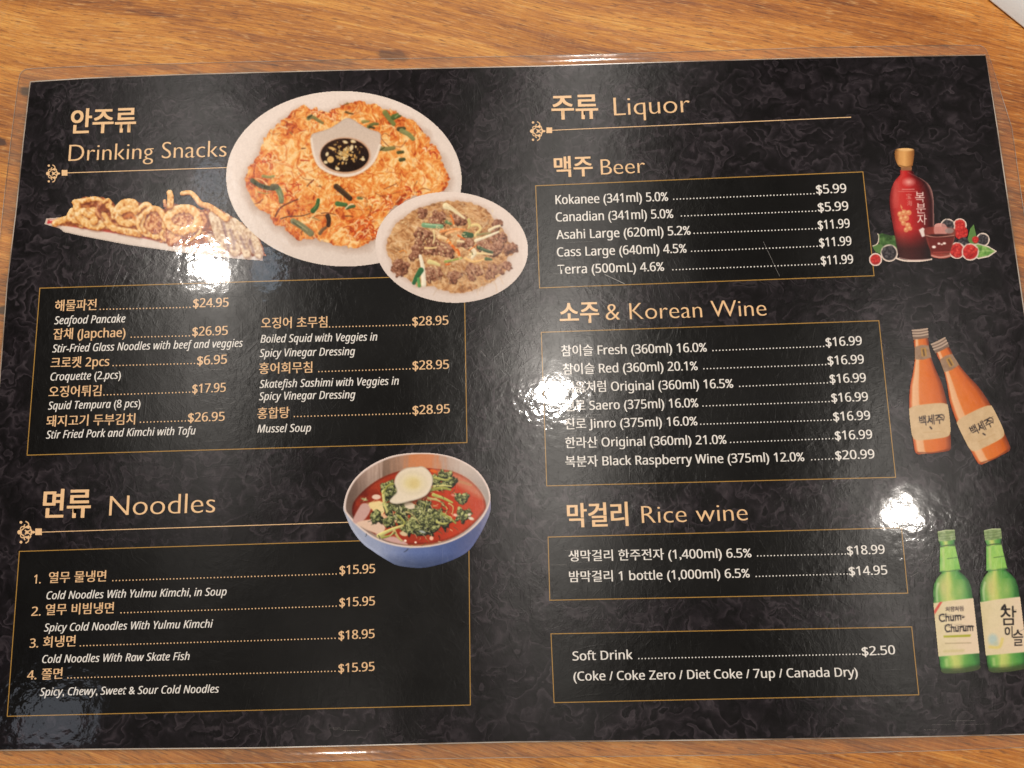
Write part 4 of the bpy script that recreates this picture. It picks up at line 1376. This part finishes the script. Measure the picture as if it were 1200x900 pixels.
RASP = [(0, (110, 16, 18)), (.4, (178, 34, 34)), (.7, (214, 62, 54)), (1, (244, 150, 130))]
BLK = [(0, (14, 12, 16)), (.4, (40, 36, 40)), (.7, (84, 78, 80)), (1, (170, 164, 166))]
pr.poly([(372, 590), (400, 585), (440, 596), (470, 598), (480, 640), (490, 690), (440, 690), (405, 670), (380, 640)], lambda X, Y, d: cmap(.5 + (fbm(X / 4, Y / 4, 71) - .5) * 1.2, [(0, (26, 44, 20)), (.5, (58, 92, 42)), (1, (104, 140, 78))]), smooth=False)
pr.poly([(345, 655), (380, 645), (410, 665), (400, 695), (365, 690)], (84, 122, 62))
pr.stroke([(345, 655), (372, 640), (378, 600), (372, 588)], 5, HALO)
berry(436, 694, 40, BLK, 2); berry(360, 730, 28, RASP, 3)
pr.stroke([(475, 722), (520, 736), (600, 738), (670, 728)], 9, HALO)
berry(955, 620, 30, BLK, 12); berry(828, 540, 30, RASP, 5); berry(760, 545, 34, BLK, 6)
pr.poly([(870, 620), (885, 560), (905, 535), (915, 580), (930, 640), (900, 660)], (92, 130, 66), smooth=False)
berry(835, 580, 38, RASP, 7, False); berry(915, 620, 18, RASP, 17, False)
pr.poly([(885, 650), (930, 640), (985, 655), (1034, 684), (990, 715), (930, 728), (890, 700)], HALO, smooth=False)
pr.poly([(890, 655), (930, 646), (980, 660), (1024, 684), (985, 708), (930, 720), (895, 700)], lambda X, Y, d: cmap(.5 + (fbm(X / 3, Y / 3, 73) - .5) * 1.2 + (X - 1150) / 60, [(0, (60, 100, 40)), (.5, (104, 150, 70)), (1, (160, 196, 110))]), smooth=False)
pr.stroke([(900, 690), (960, 682), (1015, 684)], 4, (190, 210, 140), alpha=.7)
berry(846, 640, 32, BLK, 8, False); berry(812, 680, 38, RASP, 9); berry(886, 688, 40, RASP, 10)
pr.use('bottle')
BOT = [(500, 232), (497, 258), (470, 290), (447, 340), (438, 400), (446, 480), (460, 560), (475, 640), (490, 715), (520, 728), (600, 732), (665, 725), (676, 700), (685, 600), (684, 480), (680, 380), (660, 320), (620, 285), (580, 262), (562, 236)]


def bot(X, Y, d):
    yy = (Y - 150) * 4.736; xx = (X - 950) * 4.736
    mid = np.interp(yy, [230, 340, 480, 730], [530, 556, 566, 582]); hw = np.interp(yy, [230, 260, 300, 340, 400, 560, 730], [32, 45, 95, 108, 120, 112, 92])
    u = (xx - mid) / hw
    c = cmap(u * .5 + .5, [(0, (120, 26, 26)), (.08, (176, 44, 42)), (.2, (200, 60, 54)), (.4, (196, 40, 40)), (.65, (150, 24, 26)), (.82, (92, 14, 18)), (.95, (46, 10, 14)), (1, (120, 80, 76))])
    dark = np.clip((yy - 560) / 110, 0, 1)
    return c * (1 - .72 * dark)[..., None] + np.array([20, 12, 10]) * dark[..., None] * .5


pr.poly(BOT, bot, soft=.5)
pr.ell(545, 300, 24, 16, (246, 190, 176), soft=3, alpha=.8); pr.ell(470, 370, 10, 60, (226, 120, 108), soft=3, alpha=.5)
pr.stroke([(540, 246), (620, 286), (660, 325), (680, 400), (684, 540)], 3, (190, 150, 140), alpha=.5)
pr.stroke([(490, 720), (560, 733), (660, 728)], 4, (210, 180, 170), alpha=.8)
pr.use('cap')
pr.poly([(468, 126), (485, 115), (530, 112), (570, 118), (575, 140), (568, 195), (560, 214), (535, 222), (500, 216), (484, 205), (468, 165)], lambda X, Y, d: cmap((X - 1048) / 24, [(0, (120, 74, 34)), (.25, (210, 150, 86)), (.5, (226, 168, 100)), (.8, (176, 116, 60)), (1, (110, 66, 30))]) * (1 - .2 * (np.abs(Y - 155 - 150 * .0 - 21) < 1))[..., None])
pr.ell(528, 120, 44, 8, (236, 186, 122)); pr.stroke([(490, 207), (530, 216), (565, 207)], 5, (120, 76, 40))
pr.poly([(500, 218), (562, 218), (560, 236), (502, 236)], (150, 100, 66), smooth=False)
pr.use('bottle_lettering')
for i, ch in enumerate('복분자'):
    pr.letters(ch, 580 + i * 6, 408 + i * 62, 632 + i * 6, 408 + i * 62, 46, (236, 216, 206), w=.12)
pr.letters('宝', 530, 392, 560, 392, 24, (220, 180, 160), alpha=.8); pr.letters('海', 534, 430, 564, 430, 24, (220, 180, 160), alpha=.8)
pr.stroke([(508, 341), (575, 340)], 4, (226, 190, 176), alpha=.8, smooth=False); pr.stroke([(488, 352), (592, 352)], 3, (220, 170, 156), alpha=.7, smooth=False)
for x, y, q in ((497, 478, 16), (520, 470, 17), (545, 470, 15), (505, 505, 16), (530, 500, 17), (515, 528, 14), (540, 540, 16), (530, 565, 14), (552, 558, 12), (505, 440, 5)):
    pr.ell(x, y, q, q, (222, 150, 96), alpha=.85); pr.ell(x - 4, y - 5, q * .4, q * .4, (244, 196, 140), alpha=.8)
pr.stroke([(500, 428), (506, 450), (520, 460)], 4, (222, 150, 96))
pr.use('glass')
pr.poly([(600, 565), (622, 552), (640, 565), (636, 600), (618, 606)], (232, 212, 204), smooth=False)
pr.poly([(632, 560), (700, 548), (770, 552), (802, 566), (800, 610), (784, 660), (772, 700), (778, 714), (740, 724), (690, 720), (668, 708), (664, 680), (645, 630)], lambda X, Y, d: cmap(.5 + (X - 1100) / 40 + (fbm(X / 4, Y / 4, 75) - .5) * .5, [(0, (110, 44, 36)), (.5, (150, 58, 48)), (1, (120, 66, 54))]))
pr.poly([(690, 535), (740, 532), (760, 560), (750, 590), (690, 590)], (214, 150, 140), alpha=.8); pr.ell(770, 570, 24, 16, (150, 136, 132), alpha=.8)
pr.ell(718, 600, 78, 12, (60, 20, 18)); pr.stroke([(640, 596), (700, 606), (795, 596)], 5, (232, 170, 150), alpha=.8)
pr.poly([(650, 606), (795, 606), (780, 665), (770, 695), (672, 695), (662, 660)], (96, 24, 20), smooth=False, alpha=.8)
for x, y, q in ((684, 660, 11), (712, 642, 8), (742, 640, 9), (728, 646, 6)):
    pr.ell(x, y, q, q * .7, (248, 232, 222))
pr.stroke([(672, 708), (720, 718), (776, 708)], 9, (214, 150, 136), alpha=.9); pr.stroke([(680, 690), (770, 688)], 4, (206, 96, 84), alpha=.8)
pr.soften(1)
pr.grain(5)
pr.build('raspberry_wine_picture', Z_PIC, 1.0, 'printed picture of a red raspberry wine bottle with wooden cap among berries')


# --- two orange makgeolli bottles
def orange_bottle(box, axis, hw_s, label):
    """axis: top and bottom points of the bottle in view (1000, 350, 4.285); the body tapers to a capped neck."""
    po = Pic(*box, 0.4)
    po.view(1000, 350, 4.285)
    a, b = np.array(axis[0], float), np.array(axis[1], float)
    e = b - a; L = np.linalg.norm(e); e = e / L; nrm = np.array([-e[1], e[0]]) * -1

    def Q(t, w):
        return tuple(a + e * L * t + nrm * w * hw_s)
    prof = [(0.07, 31), (0.16, 36), (0.24, 42), (0.34, 58), (0.45, 80), (0.58, 93), (0.72, 97), (0.86, 95), (0.96, 92), (0.99, 84), (1.0, 60)]
    po.use('bottle')
    pts = [Q(t, -w) for t, w in prof] + [Q(t, w) for t, w in prof[::-1]]

    def col(X, Y, d):
        p = np.stack([(X - 1000) * 4.285 - a[0], (Y - 350) * 4.285 - a[1]], -1)
        t = p @ e / L; u = (p @ nrm) / hw_s
        w = np.interp(t, [q[0] for q in prof], [q[1] for q in prof])
        k = u / w
        return cmap(k * .5 + .5, [(0, (176, 72, 20)), (.05, (214, 110, 46)), (.09, (232, 180, 134)), (.25, (228, 168, 120)), (.29, (218, 118, 44)), (.6, (216, 108, 32)), (.85, (198, 92, 26)), (1, (120, 46, 14))])
    po.poly(pts, col, soft=.5)
    po.stroke([Q(.985, -78), Q(1.0, 0), Q(.985, 80)], 8, (120, 48, 18), alpha=.7)
    po.use('neck_band')
    po.poly([Q(.135, -35), Q(.125, 0), Q(.135, 35), Q(.235, 42), Q(.245, 0), Q(.235, -42)], lambda X, Y, d: (150, 118, 92) + (fbm(X / 3, Y / 3, 5) - .5)[..., None] * 30, smooth=False)
    po.poly([Q(.15, -6), Q(.15, 20), Q(.22, 20), Q(.22, -6)], (176, 130, 60), smooth=False); po.stroke([Q(.165, 6), Q(.21, 8)], 8, (92, 66, 40))
    po.use('cap')
    po.poly([Q(-.005, -39), Q(-.005, 39), Q(.075, 39), Q(.075, -39)], lambda X, Y, d: np.ones(X.shape + (1,)) * np.array((150, 124, 106.)), smooth=False)
    for q in (.0, .022, .044, .066):
        po.stroke([Q(q, -39), Q(q + .006, 0), Q(q, 39)], 5, (206, 180, 158) if q < .05 else (100, 76, 62), alpha=.9)
    for q in (.011, .033, .055):
        po.stroke([Q(q, -39), Q(q + .006, 0), Q(q, 39)], 4, (92, 72, 60), alpha=.8)
    po.use('paper_label')
    po.poly([Q(.62, -92), Q(.605, -50), Q(.605, 50), Q(.62, 92), Q(.65, 99), Q(.78, 100), Q(.86, 94), Q(.885, 70), Q(.89, 0), Q(.885, -70), Q(.86, -94), Q(.78, -99), Q(.65, -98)],
            lambda X, Y, d: cmap(.6 + (fbm(X / 5, Y / 5, 7) - .5) * .5, [(0, (188, 154, 112)), (1, (220, 190, 148))]), soft=.5)
    x0, y0 = Q(.765, -52); x1, y1 = Q(.765, 66)
    po.letters('백세주', x0, y0, x1, y1, 38, (40, 28, 24), w=.26)
    po.stroke([Q(.79, -2), Q(.805, 4)], 7, (44, 32, 28)); po.stroke([Q(.70, 62), Q(.72, 74), Q(.75, 66)], 4, (60, 44, 34))
    po.stroke([Q(.83, -40), Q(.835, 50)], 3, (190, 150, 100), alpha=.6)
    po.grain(5)
    po.soften(1)
    po.build('orange_bottle_picture', Z_PIC, 1.0, label)


orange_bottle((1062, 382, 1122, 535), ((334, 155), (402, 774)), 1.0, 'printed picture of the upright orange wine bottle')
orange_bottle((1084, 392, 1190, 545), ((426, 213), (714, 800)), 1.0, 'printed picture of the tilted orange wine bottle')


# --- two green soju bottles
def green_bottle(box, axis, label, writing):
    pg = Pic(*box, 0.4)
    pg.view(1040, 600, 4.5)
    a, b = np.array(axis[0], float), np.array(axis[1], float)
    e = b - a; L = np.linalg.norm(e); e = e / L; nrm = np.array([e[1], -e[0]])

    def Q(t, w):
        return tuple(a + e * L * t + nrm * w)
    prof = [(0.07, 44), (0.10, 38), (0.20, 48), (0.285, 55), (0.295, 46), (0.33, 72), (0.37, 92), (0.42, 101), (0.50, 104), (0.95, 106), (0.985, 102), (1.0, 88)]
    pg.use('bottle')

    def col(X, Y, d):
        p = np.stack([(X - 1040) * 4.5 - a[0], (Y - 600) * 4.5 - a[1]], -1)
        t = p @ e / L; u = p @ nrm
        w = np.interp(t, [q[0] for q in prof], [q[1] for q in prof])
        k = u / w * .5 + .5
        c = cmap(k + (fbm(X / 7, Y / 12, 81) - .5) * .12, [(0, (44, 92, 38)), (.07, (76, 146, 62)), (.2, (122, 178, 82)), (.36, (196, 206, 112)), (.46, (186, 200, 106)), (.6, (112, 168, 76)), (.85, (72, 142, 66)), (1, (34, 84, 40))])
        return c * (1 - .30 * np.clip((t - .955) / .03, 0, 1))[..., None]
    pg.poly([Q(t, -w) for t, w in prof] + [Q(t, w) for t, w in prof[::-1]], col, smooth=False, soft=.7)
    pg.ell(*Q(.40, -46), 22, 60, (216, 196, 130), soft=4, alpha=.7, rot=-.1); pg.ell(*Q(.44, 40), 26, 50, (196, 206, 120), soft=5, alpha=.5)
    pg.poly([Q(.975, -100), Q(.985, 0), Q(.975, 102), Q(1.01, 92), Q(1.02, 0), Q(1.01, -88)], (66, 78, 44), soft=1.2, alpha=.7)
    pg.stroke([Q(.37, -70), Q(.42, -82), Q(.49, -84)], 12, (232, 232, 190), alpha=.55, soft=1.0); pg.stroke([Q(.915, -70), Q(.955, -70)], 16, (214, 220, 150), alpha=.45, soft=1.2, smooth=False); pg.stroke([Q(.38, 78), Q(.49, 92)], 9, (60, 116, 58), alpha=.5, soft=1.2, smooth=False)
    pg.use('neck_band')
    pg.poly([Q(.115, -40), Q(.115, 40), Q(.282, 55), Q(.282, -54)], lambda X, Y, d: cmap((X - pg.x0) / 40 + (fbm(X / 4, Y / 8, 83) - .5) * .5, [(0, (110, 176, 84)), (.5, (160, 204, 98)), (1, (120, 184, 84))]), smooth=False)
    pg.stroke([Q(.11, -40), Q(.105, 0), Q(.11, 40)], 6, (70, 92, 52)); pg.stroke([Q(.20, -8), Q(.198, 46)], 3, (60, 92, 50), smooth=False); pg.stroke([Q(.285, -55), Q(.29, 0), Q(.285, 56)], 5, (86, 130, 70))
    pg.stroke([Q(.13, -24), Q(.27, -32)], 12, (186, 206, 130), alpha=.7, smooth=False)
    pg.use('cap')
    pg.poly([Q(0, -44), Q(-.006, 0), Q(0, 46), Q(.07, 46), Q(.076, 0), Q(.07, -44)], lambda X, Y, d: cmap(.5 + (fbm(X / 3, Y / 2, 85) - .5), [(0, (96, 120, 70)), (1, (168, 186, 128))]), smooth=False)
    for q in (.018, .036, .054):
        pg.stroke([Q(q, -44), Q(q + .004, 0), Q(q, 46)], 4, (100, 118, 74), alpha=.8)
    pg.stroke([Q(.003, -40), Q(-.002, 0), Q(.003, 42)], 5, (206, 212, 170), alpha=.8)
    pg.use('paper_label')
    pg.poly([Q(.503, -106), Q(.497, 0), Q(.497, 106), Q(.892, 108), Q(.888, 0), Q(.885, -108)], lambda X, Y, d: cmap(.5 + (X - pg.x0 - 18) / 60 + (fbm(X / 9, Y / 9, 87) - .5) * .4, [(0, (206, 190, 142)), (.5, (224, 206, 166)), (1, (230, 206, 176))]), smooth=False)
    writing(pg)
    pg.grain(5)
    pg.soften(1)
    pg.build('green_bottle_picture', Z_PIC, 1.0, label)


def w1_(pg):
    INKC = (36, 28, 28)
    pg.poly([(246, 520), (276, 474), (290, 474), (250, 540)], (206, 74, 60), smooth=False)
    pg.letters('처음처럼', 308, 524, 400, 520, 20, (70, 56, 50), w=.08)
    pg.letters('Chum-', 273, 580, 406, 568, 42, INKC, w=.16)
    pg.letters('Churum', 303, 634, 452, 626, 42, INKC, w=.16)
    pg.poly([(295, 652), (440, 646), (436, 658), (298, 662)], (166, 166, 40), smooth=False, soft=.6)
    pg.stroke([(306, 693), (440, 690)], 6, (170, 150, 116), alpha=.7, smooth=False)
    pg.stroke([(300, 735), (400, 730)], 12, (196, 184, 120), alpha=.6, soft=1.5, smooth=False)


def w2_(pg):
    INKC = (34, 28, 28)
    pg.letters('참', 598, 590, 680, 588, 78, INKC, w=.32)
    pg.letters('이', 620, 656, 660, 655, 44, INKC, w=.28)
    pg.letters('슬', 664, 700, 716, 698, 66, INKC, w=.28)
    pg.stroke([(606, 506), (618, 492)], 12, INKC)
    pg.ell(556, 672, 24, 28, (176, 196, 190), soft=2, alpha=.9); pg.ell(572, 694, 12, 12, (190, 196, 170), soft=2)
    pg.stroke([(540, 712), (590, 712), (606, 670)], 12, (222, 202, 110), soft=1.5)


green_bottle((1090, 618, 1152, 792), ((308, 98), (386, 836)), 'printed picture of the green soju bottle with a slanting handwritten label', w1_)
green_bottle((1147, 617, 1212, 791), ((552, 92), (636, 830)), 'printed picture of the green soju bottle with a short brush-lettered label', w2_)


# ------------------------------------------------------------------ scratches worn into the film
def scratch(pts, w, z=0.00085):
    Ink().line(pts, w, z).build('scratch', M_SCRATCH, film)


for pts, w in (([(326, 815), (396, 848)], .6), ([(884, 700), (941, 822)], .22)):
    scratch([(600 + x / 3, 50 + y / 3) for x, y in pts], w)
r = np.random.RandomState(40)
for cx, cy, sx, sy, m, ang, sp, L in ((655, 300, 20, 26, 7, -.03, .02, 20), (662, 470, 18, 50, 9, -.03, .02, 20), (668, 660, 20, 20, 5, -.02, .02, 20), (255, 440, 30, 50, 6, -.03, .05, 16),
                                      (1085, 650, 40, 40, 5, 2.2, .5, 8), (610, 430, 40, 50, 5, 1.0, .4, 7), (1090, 850, 40, 5, 4, -.01, .01, 22), (395, 853, 14, 3, 3, -.01, .01, 18)):
    for i in range(m):
        x, y = cx + r.normal(0, sx * .6), cy + r.normal(0, sy * .6)
        a = ang + r.normal(0, sp); l = L * r.uniform(.5, 1.6)
        scratch([(x, y), (x + l * math.cos(a), y + l * math.sin(a))], r.uniform(.08, .17), 0.00085 + 1e-6 * i)

# ------------------------------------------------------------------ paper napkin, its corner in the top right of the view
A = at(1158, -2, 0.001)[:2]; B = at(1204, 35, 0.001)[:2]
ed = (B - A) / np.linalg.norm(B - A)
inw = np.array([-ed[1], ed[0]])
if inw[0] < 0 and inw[1] < 0 or (inw @ np.array([1, 1])) < 0:
    inw = -inw
nap = empty('paper_napkin', (float(A[0] + inw[0] * .06), float(A[1] + inw[1] * .06), 0.0), 'white folded paper napkin on the table beyond the upper right corner of the menu', 'napkin')
inv = Matrix.Translation(nap.location).inverted()


def ply(name, lift, back, seed):
    N1, N2 = 60, 34
    V = []; F = []
    for i in range(N1 + 1):
        for j in range(N2 + 1):
            s = -0.10 + 0.20 * i / N1
            q = j / N2
            t = 0.13 * q ** 2
            wav = 0.0012 * math.sin(s * 40 + seed) * (1 - math.exp(-t * 40)) + 0.001 * math.sin(s * 25 + t * 70 + seed * 2)
            zt = lift + 0.0130 * (1 - math.exp(-t / 0.010)) + wav * min(1, t * 60)
            p = A + ed * (s + 0.02) + inw * (t + back)
            V.append((p[0] - nap.location[0], p[1] - nap.location[1], zt))
    M_ = N2 + 1
    for i in range(N1):
        for j in range(N2):
            F.append((i * M_ + j, (i + 1) * M_ + j, (i + 1) * M_ + j + 1, i * M_ + j + 1))
    top = len(V)
    V += [(x, y, 0.0006) for x, y, z in V]
    F += [tuple(top + q for q in f[::-1]) for f in F]
    rim = [i * M_ for i in range(N1 + 1)] + [N1 * M_ + j for j in range(1, M_)] + [i * M_ + N2 for i in range(N1 - 1, -1, -1)] + [j for j in range(N2 - 1, 0, -1)]
    for a, b in zip(rim, rim[1:] + rim[:1]):
        F.append((a, top + a, top + b, b))
    me = mesh(name, V, F)
    for p in me.polygons:
        p.use_smooth = True
    return link(name, me, M_PAPER, nap)


ply('folded_ply', 0.0010, 0.0, 0.3)
